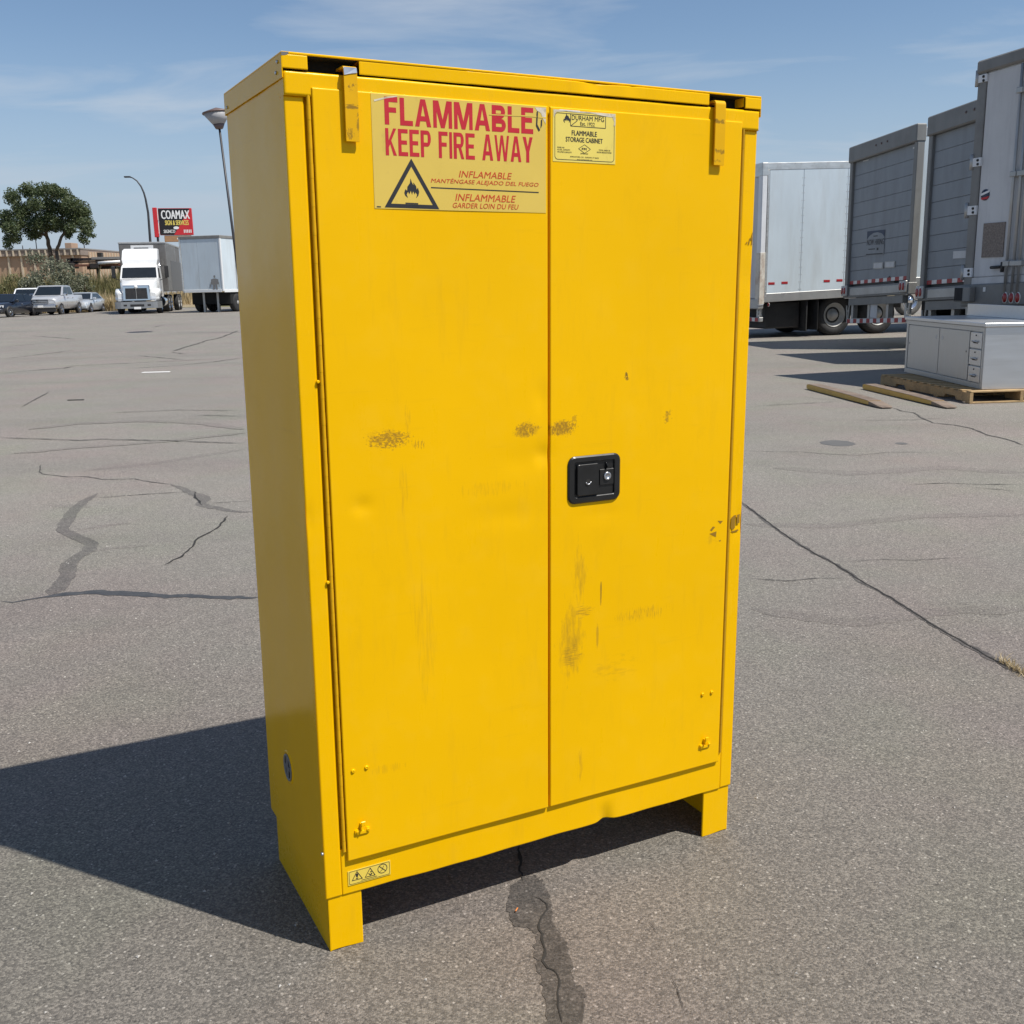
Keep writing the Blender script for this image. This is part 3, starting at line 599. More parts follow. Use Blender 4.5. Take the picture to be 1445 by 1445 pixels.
# closing arms hooked through the lid slots
for x0, x1, ztop, zbot in ((.1085, .1350, 1.8015, 1.6700), (.9575, .9860, 1.8005, 1.6640)):
    prof_o = []; t = .0042; yf = -.0155; r = .010
    path = [(.040, ztop), (yf + r, ztop)] + [(yf + r - r * math.sin(rad(a)), ztop - r + r * math.cos(rad(a))) for a in (18, 36, 54, 72, 90)] + [(yf - .0005, (ztop + zbot) / 2), (yf, zbot)]
    m = MB(); rings = []
    for i, (y, z) in enumerate(path):
        a = path[max(0, i - 1)]; b = path[min(len(path) - 1, i + 1)]; ty, tz = b[0] - a[0], b[1] - a[1]; ln = math.hypot(ty, tz); ny, nz_ = -tz / ln * -1, ty / ln * -1
        ny, nz_ = tz / ln, -ty / ln                     # points inward
        iy, iz = y - ny * t, z - nz_ * t
        rings.append([(x0 + .0006, y, z), (x1 - .0006, y, z), (x1, (y + iy) / 2, (z + iz) / 2), (x1 - .0006, iy, iz), (x0 + .0006, iy, iz), (x0, (y + iy) / 2, (z + iz) / 2)])
    m.loft(rings); arm = m.build('closing_arm', 'yellow_arm', cab)
    if x0 < .5:
        m = MB(); m.add([(x0 + .0006, yf - .0010 + r * .13, ztop - .003), (x1 - .001, yf - .0010 + r * .13, ztop - .003), (x1 - .0008, yf - .0012, ztop - .012), ((x0 + x1) / 2, yf - .0012, ztop - .014), (x0 + .0008, yf - .0012, ztop - .017)], [(0, 1, 2, 3, 4)])
        m.build('bare_patch', 'bare_steel', arm, False)
# legs: folded plates, side apron, front and rear flange
for s in (0, 1):
    xa = .005 if s == 0 else WD - .009; m = MB(); m.box(xa, .0055, .0, xa + .004, .424, .131, .0006)
    fx = (.005, .0805) if s == 0 else (WD - .086, WD - .005)
    pgrid(fx[0], fx[1], 0, .130, .0052, .0092, 4, 4, lambda x, z: (0, .0015 * math.sin(x * 60) if z < .01 else 0)).build('leg', Y, cab)
    m.box(fx[0], .421, 0, fx[1], .4245, .131); m.build('leg_apron', Y, cab)
# vent bung in the left side
vb = MB(); vb.lathe([(.040, .0004), (.039, -.0012), (.034, -.0016), (.0325, .0002)], (-.0002, .255, .326), 'x', 28, cap=False); vb = vb.build('vent_collar', 'yellow_enamel_side', cab)
m = MB(); m.lathe([(.0315, -.0016), (.0315, -.0032), (.0275, -.0036), (.0265, .0)], (0, .255, .326), 'x', 28, cap=False); m.build('vent_ring', 'trailer_grey', vb)
m = MB(); m.lathe([(.0268, -.0009), (.0001, -.0009)], (0, .255, .326), 'x', 24, cap=False); m.build('vent_hole', 'black_enamel', vb)
m = MB(); m.box(-.0030, .2475, .302, -.001, .2625, .350, .0006); m.box(-.0034, .236, .322, -.001, .275, .331, .0006); m.build('vent_cross_bar', 'dirty_grey', vb)
# paddle latch
lx0, lz1 = fr(801, 644); lx1 = fr(874.5, 640)[0]; lz0 = (fr(803, 712)[1] + fr(875, 704)[1]) / 2; lz1 = (lz1 + fr(874, 640)[1]) / 2
o = rrect(lx0, lz0, lx1, lz1, .017); i_ = rrect(lx0 + .016, lz0 + .015, lx1 - .016, lz1 - .014, .004); n = len(o)
o2 = rrect(lx0 + .003, lz0 + .003, lx1 - .003, lz1 - .003, .015); i2 = rrect(lx0 + .0145, lz0 + .0135, lx1 - .0145, lz1 - .0125, .005)
bz = MB(); bz.loft([[(a, -.0055, b) for a, b in o], [(a, -.0085, b) for a, b in o], [(a, -.0108, b) for a, b in o2], [(a, -.0108, b) for a, b in i2], [(a, -.0096, b) for a, b in i_], [(a, -.0064, b) for a, b in i_]], cap=False)
bz.add([(a, -.0064, b) for a, b in i_], [tuple(range(n))]); bz = bz.build('latch_bezel', 'black_enamel', cab); bz['label'] = 'black recessed paddle latch with keyed lock'
lw, lh = lx1 - lx0, lz1 - lz0
pd = MB(); po = rrect(lx0 + .0215, lz0 + .018, lx0 + .0215 + lw * .41, lz1 - .0185, .005); pi_ = [(a + (lx0 + .05 - a) * .03, b + ((lz0 + lz1) / 2 - b) * .03) for a, b in po]
pd.loft([[(a, -.0066, b) for a, b in po], [(a, -.0125, b) for a, b in po], [(a, -.0136, b) for a, b in pi_]]); pd.build('paddle', 'black_enamel', bz)
kx, kz = fr(830, 681, -.014); MB().tube([(kx - .0065 * math.cos(rad(t)), -.0150, kz + .0072 * math.sin(rad(t)) + .003) for t in range(-20, -165, -16)], .0016, 6).build('pull_ring', 'bare_steel', bz)
MB().lathe([(.0058, -.0137), (.0058, -.0140)], (kx, 0, kz + .002), 'y', 14).build('ring_recess', 'crack_black', bz)
MB().box(lx0 + lw * .60, -.0066, lz0 + lh * .34, lx1 - .017, -.0092, lz0 + lh * .68, .001).build('lock_block', 'black_enamel', bz)
kx, kz = fr(857.5, 672, -.012); lk = MB().lathe([(.0095, -.0090), (.0095, -.0118), (.0085, -.0128), (.0052, -.0128), (.0050, -.0122), (.0002, -.0122)], (kx, 0, kz), 'y', 20).build('lock_cylinder', 'bare_steel', bz)
MB().lathe([(.0165, -.0066), (.0165, -.0082)], (lx1 - .030, 0, kz + .023), 'x', 4).build('latch_stop', 'black_enamel', bz)
# rivets and spring clips
for q in ((498, 1088), (517, 1083), (991, 980), (1004, 977)):
    x, z = fr(*q); MB().lathe([(.0048, 0), (.0046, -.002), (.0030, -.0034), (.0012, -.0036), (.0010, -.0022)], (x, -.0058, z), 'y', 12).build('rivet', Y, cab)
for q in ((511, 1170), (994, 1050)):
    x, z = fr(*q); m = MB(); m.prism([(x - .017, z - .006), (x - .012, z - .009), (x + .012, z - .009), (x + .017, z - .006), (x + .0165, z + .001), (x + .009, z + .004), (x + .004, z - .003), (x - .004, z - .003), (x - .009, z + .004), (x - .0165, z + .001)], 'y', -.0058, -.0095)
    cl = m.build('spring_clip', Y, cab)
    m = MB(); m.box(x - .005, -.0055, z + .001, x - .0025, -.016, z + .016, .0005); m.box(x - .005, -.014, z + .012, x + .005, -.017, z + .022, .001); m.build('clip_finger', Y, cl)
    for d in (-.012, .012): MB().lathe([(.0034, -.0095), (.0030, -.0115), (.0012, -.0118), (.001, -.0105)], (x + d, 0, z - .002), 'y', 10).build('clip_screw', Y, cl)

# ---- labels on the cabinet
UPV, RTV = (0, 0, 1), (1, 0, 0)
def pb(l, t0, b0, r, t1, b1, y=-.007):
    x0 = fr(l, (t0 + b0) / 2, y)[0]; x1 = fr(r, (t1 + b1) / 2, y)[0]; zt = (fr(l, t0, y)[1] + fr(r, t1, y)[1]) / 2; zb = (fr(l, b0, y)[1] + fr(r, b1, y)[1]) / 2
    return x0, zb, x1 - x0, zt - zb
def ptext(mb, key, *q, y=-.0069):
    x, z, w, h = pb(*q); put_text(mb, key, (x, y, z), RTV, UPV, w, h)
def flame(mb, cx, cz, s, y):                            # black flame with an inner tongue left open, drawn as outline pieces
    L_ = [(-.50, .18), (-.42, .40), (-.30, .30), (-.28, .55), (-.10, .78), (-.06, 1.05), (.02, .82), (.14, .62), (.12, .82), (.30, .60), (.34, .40), (.42, .52), (.50, .26), (.44, .04), (.28, -.12), (.36, .10), (.24, .24), (.20, .10), (.10, .30), (.02, .08), (-.06, .32), (-.16, .10), (-.24, .26), (-.34, .08), (-.26, -.12), (-.44, .02)]
    mb.add([(cx + a * s, y, cz + b * s) for a, b in L_], [tuple(range(len(L_)))])
def strip(mb, x0, z0, x1, z1, w, y):
    d = Vector((x1 - x0, z1 - z0)); d.normalize(); nx_, nz_ = -d.y * w / 2, d.x * w / 2
    mb.add([(x0 + nx_, y, z0 + nz_), (x1 + nx_, y, z1 + nz_), (x1 - nx_, y, z1 - nz_), (x0 - nx_, y, z0 - nz_)], [(0, 1, 2, 3)])
def tri_frame(mb, A, B, C_, k, y):
    c = ((A[0] + B[0] + C_[0]) / 3, (A[1] + B[1] + C_[1]) / 3); o = [A, B, C_]; i = [(c[0] + (p[0] - c[0]) * k, c[1] + (p[1] - c[1]) * k) for p in o]
    for a in range(3):
        b = (a + 1) % 3; mb.add([(o[a][0], y, o[a][1]), (o[b][0], y, o[b][1]), (i[b][0], y, i[b][1]), (i[a][0], y, i[a][1])], [(0, 1, 2, 3)])
# big warning label, conforming to the door skin (a hair in front of it)
x, z, w, h = pb(526, 133, 292, 770.5, 150, 303)
lb = MB().box(x, -.0066, z, x + w, -.0060, z + h).build('warning_label', 'label_cream', cab); warn = lb; lb['label'] = 'large cream warning label with red FLAMMABLE KEEP FIRE AWAY lettering'
m = MB(); ptext(m, ('INFLAMABLE', .004, .22), 647.5, 240.5, 249.5, 722.5, 245, 254.2); ptext(m, ('MANTÉNGASE ALEJADO DEL FUEGO', .004, .22), 608, 250.5, 259, 760, 257, 266)
ptext(m, ('INFLAMMABLE', .004, .22), 642.5, 273.5, 283, 728, 276.5, 286.5); ptext(m, ('GARDER LOIN DU FEU', .004, .22), 639, 286.2, 293, 732, 289, 296.5); m.build('small_red_lettering', 'print_orange_red', lb, False)
m = MB(); tri_frame(m, fr(580, 224), fr(542.6, 292.9), fr(619.8, 295.6), .76, -.0069); fx, fz = fr(581, 277); flame(m, fx, fz, .031, -.0069)
a = fr(572, 287); b = fr(590, 287.8); strip(m, a[0], a[1], b[0], b[1], .0022, -.0069); a = fr(608, 265); b = fr(760, 272); strip(m, a[0], a[1], b[0], b[1], .0021, -.0069)
a = fr(531.5, 292); strip(m, a[0], a[1], a[0] + .0085, a[1], .002, -.0069); m.build('black_pictogram', 'print_dark', lb, False)
def torn(parent, pts, y, mt='label_torn'):
    MB().add([(fr(*q)[0], y, fr(*q)[1]) for q in pts], [tuple(range(len(pts)))]).build('torn_edge', mt, parent, False)
torn(lb, [(754.5, 152), (770.2, 152.5), (769.8, 176), (766, 168), (763, 160), (758, 157)], -.00695); torn(lb, [(527, 141), (545, 137), (560, 135.5), (560, 137), (546, 139), (528, 143.5)], -.00695)
torn(lb, [(757, 158), (759, 157), (758, 176), (762, 184), (760, 186), (756, 178)], -.0071, 'print_dark'); torn(lb, [(763, 170), (765, 168), (764.5, 178), (762.5, 182)], -.0071, 'print_dark'); torn(lb, [(690, 161.5), (752, 163.5), (770, 166), (770, 168), (750, 165.2), (690, 162.8)], -.0071, 'label_cream')
# maker label
x, z, w, h = pb(780.4, 154, 227.3, 868.7, 161, 232.8)
lb = MB().box(x, -.0066, z, x + w, -.0060, z + h).build('maker_label', 'label_yellow', cab); lb['label'] = 'pale yellow maker label with black print and torn corners'
m = MB(); yy = -.0069; r1 = rrect(x + .004, z + .004, x + w - .003, z + h - .006, .007); r2 = rrect(x + .005, z + .005, x + w - .004, z + h - .007, .0062); n = len(r1)
m.add([(a, yy, b) for a, b in r1] + [(a, yy, b) for a, b in r2], [(i, (i + 1) % n, n + (i + 1) % n, n + i) for i in range(n)])
bx0, bz0, bw, bh = pb(805.3, 160, 178, 854.7, 165.5, 181.5)
for q in ((bx0, bz0, bx0 + bw, bz0), (bx0, bz0 + bh, bx0 + bw, bz0 + bh), (bx0, bz0, bx0, bz0 + bh), (bx0 + bw, bz0, bx0 + bw, bz0 + bh), (bx0, bz0, bx0 + bw * .19, bz0 + bh * .48)): strip(m, *q, .0013, yy)
ptext(m, ('DURHAM MFG', .002, 0), 807, 162.8, 169.2, 852.5, 165.6, 172.6); ptext(m, ('Est. 1922', .002, 0), 819, 172, 177.2, 839.3, 173.6, 178.6)
ptext(m, TB['FLAMMABLE'], 807, 184, 190.9, 842.3, 186.4, 193.4); ptext(m, ('STORAGE CABINET', .012, 0), 798.5, 193, 199.7, 850.4, 196.4, 203.2)
ptext(m, ('MODEL NO', .005, 0), 786.5, 207, 208.8, 796.5, 207.6, 209.4); ptext(m, ('45 GAL. CAPACITY', .005, 0), 786.5, 210, 212, 804.8, 211, 213); ptext(m, ('170 LITER CAPACITY', .005, 0), 786.5, 213.4, 215.4, 807, 214.4, 216.4)
ptext(m, ('TOTAL SHELF IN', .003, 0), 845, 211, 213, 861, 212, 214); ptext(m, ('DOOR REGULATIONS', .003, 0), 842.5, 214, 216, 862.8, 215.2, 217.2)
ptext(m, ('FM', .03, 0), 821.3, 208.8, 212, 827.6, 209.2, 212.4); ptext(m, ('APPROVED', .005, 0), 819, 216, 217.8, 830, 216.6, 218.4)
ptext(m, ('DURHAM MFG. CO. - DURHAM, CT 06422', .004, 0), 804.8, 220.4, 222.4, 845, 222.4, 224.4); ptext(m, ('www.durhammfg.com', .004, 0), 814.3, 224.2, 226, 835.8, 225.4, 227.2)
cx, cz = fr(824.6, 210.6); D = [(cx - .0145, cz), (cx, cz + .0085), (cx + .0145, cz), (cx, cz - .0085)]
for i in range(4): strip(m, *D[i], *D[(i + 1) % 4], .0009, yy)
fx, fz = fr(799.6, 172.5); flame(m, fx, fz, .0165, yy); m.build('black_print', 'print_dark', lb, False)
torn(lb, [(781, 154.5), (868, 161.5), (867.5, 165), (861, 166), (846, 163), (835, 160.5), (815, 159.5), (798, 157.6), (785, 158), (783, 162), (781.5, 166)], -.00695)
torn(lb, [(864, 166), (868.3, 166), (868, 178), (865.5, 179), (866.5, 172)], -.00695); torn(lb, [(789, 154.6), (818, 156.8), (818, 158.2), (789, 155.8)], -.0071, 'paper')
# small hazard label on the lower rail
def fl(px, py): return fr(px, py, .001)
x, z, w, h = pb(491, 1229.6, 1250, 551, 1214.4, 1234.6, .0012)
lb = MB().box(x, .0008, z, x + w, .0017, z + h).build('hazard_label', 'label_small', cab); lb['label'] = 'small pale yellow hazard label with three pictograms'
m = MB(); yy = .0004; r1 = rrect(x + .0025, z + .002, x + w - .002, z + h - .002, .003); r2 = rrect(x + .0033, z + .0028, x + w - .0028, z + h - .0028, .0026); n = len(r1)
m.add([(a, yy, b) for a, b in r1] + [(a, yy, b) for a, b in r2], [(i, (i + 1) % n, n + (i + 1) % n, n + i) for i in range(n)])
tri_frame(m, fl(503.5, 1229), fl(496.3, 1243.6), fl(512, 1239.5), .80, yy); tri_frame(m, fl(522.2, 1224), fl(514.6, 1238.7), fl(530, 1234.8), .80, yy)
a = fl(503.7, 1234); put_text(m, ('!', .04, 0), (a[0] - .0015, yy, a[1] - .010), RTV, UPV, .003, .0125)
a = fl(522.5, 1232); m.add([(a[0] + q * .001, yy, a[1] + s * .001) for q, s in ((-5, 1), (-2.5, 0), (0, -3), (2, 0), (4.5, -1), (3.5, -4), (0, -6), (-1, -5))], [tuple(range(8))]); m.add([(a[0] + .0016 + .0017 * math.cos(t * .7), yy, a[1] + .003 + .0017 * math.sin(t * .7)) for t in range(9)], [tuple(range(9))])
a = fl(539.6, 1225.6); R0 = .0112
for t in range(24): b0, b1 = t * math.pi / 12, (t + 1) * math.pi / 12; m.add([(a[0] + R0 * math.cos(b0), yy, a[1] + R0 * math.sin(b0)), (a[0] + R0 * math.cos(b1), yy, a[1] + R0 * math.sin(b1)), (a[0] + R0 * .87 * math.cos(b1), yy, a[1] + R0 * .87 * math.sin(b1)), (a[0] + R0 * .87 * math.cos(b0), yy, a[1] + R0 * .87 * math.sin(b0))], [(0, 1, 2, 3)])
strip(m, a[0] - .0075, a[1] + .0075, a[0] + .0075, a[1] - .0075, .0015, yy); strip(m, a[0] - .006, a[1] - .006, a[0], a[1] - .002, .001, yy); strip(m, a[0], a[1] - .002, a[0] + .003, a[1] + .006, .001, yy)
a = fl(510, 1242); b = fl(532, 1236); strip(m, a[0], a[1], b[0], b[1], .0011, yy); m.build('hazard_print', 'print_dark', lb, False)

# ================================================================== block capitals for the big red words
def glyphs(ch, s=.24, h=.15):                             # unit-box polygons that abut and never overlap; s stem, h bar
    S_ = s; R = 1 - s
    if ch == 'F': return [[(0, 0), (S_, 0), (S_, 1), (0, 1)], [(S_, 1 - h), (1, 1 - h), (1, 1), (S_, 1)], [(S_, .44), (.88, .44), (.88, .44 + h), (S_, .44 + h)]]
    if ch == 'L': return [[(0, 0), (S_, 0), (S_, 1), (0, 1)], [(S_, 0), (1, 0), (1, h), (S_, h)]]
    if ch == 'E': return [[(0, 0), (S_, 0), (S_, 1), (0, 1)], [(S_, 1 - h), (1, 1 - h), (1, 1), (S_, 1)], [(S_, .43), (.9, .43), (.9, .43 + h), (S_, .43 + h)], [(S_, 0), (1, 0), (1, h), (S_, h)]]
    if ch == 'I': return [[(0, 0), (1, 0), (1, 1), (0, 1)]]
    if ch == 'A':
        a = s * .98; t = .5 - s * .55; k = lambda y: t * y; m = lambda y: a + (.5 - a) * y / .80
        return [[(0, 0), (a, 0), (m(.20), .20), (m(.20 + h), .20 + h), (.5, .80), (.5, 1), (t, 1)], [(1, 0), (1 - a, 0), (1 - m(.20), .20), (1 - m(.20 + h), .20 + h), (.5, .80), (.5, 1), (1 - t, 1)], [(m(.20), .20), (1 - m(.20), .20), (1 - m(.20 + h), .20 + h), (m(.20 + h), .20 + h)]]
    if ch == 'M':
        q = s * .82; return [[(0, 0), (q, 0), (q, 1), (0, 1)], [(1 - q, 0), (1, 0), (1, 1), (1 - q, 1)], [(q, 1), (q, .60), (.40, 0), (.5, 0), (.5, .30), (q + .10, 1)], [(1 - q, 1), (1 - q, .60), (.60, 0), (.5, 0), (.5, .30), (1 - q - .10, 1)]]
    if ch == 'W':
        q = s * .72; return [[(0, 1), (q, 1), (.27, .30), (.27, 0), (.18, 0)], [(.27, 0), (.27, .30), (.42, 1), (.5, 1), (.5, .72), (.36, 0)], [(1, 1), (1 - q, 1), (.73, .30), (.73, 0), (.82, 0)], [(.73, 0), (.73, .30), (.58, 1), (.5, 1), (.5, .72), (.64, 0)]]
    if ch == 'Y': return [[(.5 - s * .55, 0), (.5 + s * .55, 0), (.5 + s * .55, .42), (.5 - s * .55, .42)], [(.5 - s * .55, .42), (.5, .42), (.5, .62), (s * 1.1, 1), (0, 1)], [(.5 + s * .55, .42), (.5, .42), (.5, .62), (1 - s * 1.1, 1), (1, 1)]]
    if ch == 'K': return [[(0, 0), (S_, 0), (S_, 1), (0, 1)], [(S_, .30), (S_, .55), (.72, 1), (1, 1), (.52, .55), (.42, .42)], [(.42, .42), (.52, .55), (1, 0), (.70, 0)]]
    def bowl(z0, z1, w):                                  # right half ring
        cz = (z0 + z1) / 2; O = []; I = []
        for i in range(9):
            t = rad(90 - 22.5 * i); O.append((max(S_, w - .34 + .34 * math.cos(t)) if abs(math.sin(t)) < .999 else w - .34, cz + (z1 - z0) / 2 * math.sin(t))); I.append((w - .34 + (.34 - s) * math.cos(t), cz + ((z1 - z0) / 2 - h) * math.sin(t)))
        P = [[O[i], O[i + 1], I[i + 1], I[i]] for i in range(8)]
        P += [[(S_, z1 - h), (w - .34, z1 - h), (w - .34, z1), (S_, z1)], [(S_, z0), (w - .34, z0), (w - .34, z0 + h), (S_, z0 + h)]]; return P
    if ch == 'P': return [[(0, 0), (S_, 0), (S_, 1), (0, 1)]] + bowl(.40, 1, 1)
    if ch == 'R': return [[(0, 0), (S_, 0), (S_, 1), (0, 1)]] + bowl(.42, 1, .98) + [[(.45, .42), (.72, .42), (1, 0), (.72, 0)]]
    if ch == 'B': return [[(0, 0), (S_, 0), (S_, 1), (0, 1)]] + bowl(.5, 1, .95) + bowl(0, .499, 1)
    return []
GW = {'I': .26, 'M': 1.28, 'W': 1.45, 'A': 1.08, 'Y': 1.02, 'F': .86, 'L': .84, 'E': .88, 'K': 1.0, 'P': .95, 'R': 1.0, 'B': 1.0, ' ': .42}
def block_text(mb, txt, q, y, s=.27, h=.16, gap=.16):
    x, z, w, ht = pb(*q); tot = sum(GW[c] for c in txt) + gap * (len(txt) - 1); k = w / tot
    for c in txt:
        gw = GW[c] * k; sc = 1 if c == 'I' else 1 / GW[c]
        for P in glyphs(c, s * sc, h): mb.add([(x + a * gw, y, z + b * ht) for a, b in P], [tuple(range(len(P)))])
        x += gw + gap * k
m = MB(); block_text(m, 'FLAMMABLE', (542.5, 136, 174.5, 752.5, 153, 190.5), -.0069, .29, .185, .14); block_text(m, 'KEEP FIRE AWAY', (544, 180.5, 218, 751.8, 194.5, 231), -.0069, .29, .15, .15)
m.build('red_lettering', 'print_red', warn, False)

# ================================================================== semi-trailers on the right
def wheel(parent, x, y, z, r, w, rimmat='steel_rim', out=-1, dusty=False, name='wheel'):
    """a wheel across y; out = side the rim shows on; tyre part with rim sub-part"""
    a, b = y, y + out * w
    t = MB().lathe([(r * .60, a), (r * .93, a), (r, a + out * w * .18), (r, a + out * w * .82), (r * .93, b), (r * .60, b - out * .01), (r * .56, b - out * w * .3)], (x, 0, z), 'y', 24).build('tyre', 'rubber_dusty' if dusty else 'rubber', parent)
    m = MB(); m.lathe([(r * .56, b - out * w * .3), (r * .60, b - out * .004), (r * .57, b - out * .004), (r * .53, b - out * .05), (r * .36, b - out * .10), (r * .30, b - out * .09), (r * .20, b - out * .05), (r * .19, b + out * .01), (.001, b + out * .012)], (x, 0, z), 'y', 24, cap=False); m.build('rim', rimmat, t)
    return t
def trailer(name, label, o, u, L, zf, zt, side='white_panel', kr=0, kp=0, seams=None, group='semi-trailers parked in a row'):
    T = thing(name, label, 'trailer', (o[0], o[1], gz(*o)), math.atan2(u[1], u[0]), group)
    T['zf'] = zf; Wd = 2.59
    tz = lambda x, y, z: (x, y, z + (1 - y / Wd) * kr + x * kp)
    xs = seams or [.12 + (L - .12) * i / 10 for i in range(11)]
    core = MB().box(.10, .02, zf + .02, L, Wd - .02, zt - .02).map(tz).build('box_core', 'dark_grey_panel', T)
    for i in range(len(xs) - 1):
        MB().box(xs[i] + .004, -.004, zf + .15, xs[i + 1] - .004, .02, zt - .16, .003).map(tz).build('side_panel', side, T)
        MB().box(xs[i] + .004, Wd - .02, zf + .15, xs[i + 1] - .004, Wd + .004, zt - .16, .003).map(tz).build('side_panel', side, T)
    MB().box(.0, -.010, zt - .165, L, Wd + .01, zt, .01).map(tz).build('top_rail', 'alu_rail', T)
    for y0, y1 in ((-.012, .03), (Wd - .03, Wd + .012)): MB().box(.0, y0, zf - .05, L, y1, zf + .155, .008).map(tz).build('bottom_rail', 'galvanised', T)
    MB().box(L, 0, zf, L + .05, Wd, zt - .02, .02).map(tz).build('front_wall', side, T)
    MB().box(.05, .0, zf - .045, L, Wd, zf + .01).map(tz).build('floor_frame', 'black_steel', T)
    return T, tz
def plane_px(T, px, py):                                  # pixel -> (y, z) on the rear plane of trailer T (local, untilted)
    rz = T.rotation_euler.z; u = Vector((math.cos(rz), math.sin(rz), 0)); w = Vector((-math.sin(rz), math.cos(rz), 0)); O = T.location
    d = ray(px, py); k = (O - CAMP).dot(u) / d.dot(u); p = CAMP + d * k; return (p - O).dot(w), p.z - O.z
def bogie(T, x0, r=.50, near=True, far=True, flap=True):
    for i, x in enumerate((x0, x0 + 1.27)):
        if near: wheel(T, x, .54, r, r, .30, 'steel_rim', -1)
        if far: wheel(T, x, 2.25, r, r, .30, 'steel_rim', 1)
        MB().tube([(x, .3, r), (x, 2.29, r)], .07, 8).build('axle', 'black_steel', T)
    for y in (.62, 1.85): MB().box(x0 - .9, y, .62, x0 + 2.2, y + .12, T['zf'] - .05).build('slider_rail', 'black_steel', T)
    for x in (x0, x0 + 1.27):
        for y in (.70, 1.80): MB().box(x - .35, y, .45, x + .3, y + .10, .72, .02).build('spring_hanger', 'black_steel', T)
    if flap:
        for y in (.02, 1.95): MB().box(x0 - .62, y, .16, x0 - .61, y + .62, .95).build('mud_flap', 'rubber', T)
def landing(T, x):
    for y in (.45, 2.05):
        g = MB().box(x, y, .10, x + .12, y + .12, T['zf']).build('landing_leg', 'black_steel', T); MB().box(x - .08, y - .08, 0, x + .2, y + .2, .10, .02).build('foot', 'black_steel', g)
def guard(T, tz, ztop, zbar, n=7):
    for y in (.16, .86, 1.62, 2.33): MB().box(.06, y, zbar + .05, .16, y + .09, ztop).map(tz).build('guard_post', 'galvanised', T)
    for y in (.02, 2.45):                                  # ladder-like outer brackets
        m = MB(); m.loft([[(.03, y, ztop), (.03, y + .03, ztop), (.05, y + .03, ztop), (.05, y, ztop)], [(.03, y + .05, zbar), (.03, y + .07, zbar), (.05, y + .07, zbar), (.05, y + .05, zbar)]]); m.map(tz).build('bracket_bar', 'galvanised', T)
        m = MB(); m.loft([[(.03, y + .12, ztop), (.03, y + .15, ztop), (.05, y + .15, ztop), (.05, y + .12, ztop)], [(.03, y + .08, zbar), (.03, y + .10, zbar), (.05, y + .10, zbar), (.05, y + .08, zbar)]]); m.map(tz).build('bracket_bar', 'galvanised', T)
        for t in (.35, .7): zz = ztop + (zbar - ztop) * t; MB().box(.032, y + .03, zz - .012, .048, y + .12, zz + .012).map(tz).build('bracket_rung', 'galvanised', T)
    MB().box(.02, .04, zbar - .05, .12, 2.55, zbar + .05, .006).map(tz).build('guard_bar', 'galvanised', T)
    tape(T, tz, .10, 2.50, zbar, .085, 17, .016)
def tape(T, tz, y0, y1, z, h, n, x=-.004):
    w = (y1 - y0) / n
    for i in range(n):
        MB().box(x - .003, y0 + i * w + .002, z - h / 2, x + .002, y0 + (i + 1) * w - .002, z + h / 2).map(tz).build('reflector_tape', 'red_tape' if i % 2 == 0 else 'white_tape', T)
def oval(T, tz, y, z, a, b, m='red_lens', x=-.03):
    r = MB().lathe([(a, 0), (a * .98, -.012), (a * .85, -.018), (.001, -.02)], (x, 0, 0), 'x', 14, cap=False).map(lambda X, Y_, Z: (X, y + Y_, z + Z * b / a)).map(tz).build('tail_light', m, T)
    MB().lathe([(a * 1.22, .002), (a * 1.22, -.006), (a * 1.02, -.006)], (x, 0, 0), 'x', 14, cap=False).map(lambda X, Y_, Z: (X, y + Y_, z + Z * b / a)).map(tz).build('bezel', 'white_tape', r)
    return r
def rollrear(T, tz, zf, zt, zdoor, nslat=9):
    MB().box(-.03, -.02, zf - .02, .12, .10, zt - .02, .012).map(tz).build('corner_post', 'trailer_grey', T); MB().box(-.03, 2.49, zf - .02, .12, 2.61, zt - .02, .012).map(tz).build('corner_post', 'trailer_grey', T)
    MB().box(-.07, -.03, zt - .30, .14, 2.62, zt + .02, .02).map(tz).build('rear_header', 'trailer_grey', T)
    for k in (.6, .72, .84): y = 2.59 * (1 - k * .72); MB().lathe([(.022, -.070), (.020, -.082), (.001, -.084)], (0, y, zt - .12), 'x', 8).map(tz).build('marker_light', 'lamp_brown', T)
    h = (zt - .30 - zdoor) / nslat
    for i in range(nslat):
        MB().box(.030 - .002 * (i % 2), .101, zdoor + i * h + .003, .075, 2.489, zdoor + (i + 1) * h - .002, .004).map(tz).build('door_slat', 'grey_panel', T)
    MB().box(-.05, -.03, zf - .16, .14, 2.62, zdoor - .055, .012).map(tz).build('rear_sill', 'trailer_grey', T)
    MB().box(-.062, .30, zdoor - .24, -.04, 2.28, zdoor - .085, .008).map(tz).build('dock_strip', 'galvanised', T)
    tape(T, tz, .14, 2.46, zdoor + .035, .07, 15, .024)
    for y in (.10, 2.48):
        MB().box(-.10, y - .11, zf - .12, -.051, y + .13, zf + .10, .01).map(tz).build('light_box', 'galvanised', T)
        for d in (-.045, .065): oval(T, tz, y + d, zf - .01, .042, .075, x=-.101)
    MB().box(-.02, .2, zf - .32, .1, 2.4, zf - .17).map(tz).build('under_beam', 'trailer_grey', T)

U = (.957, .290); UB = (.988, .158)
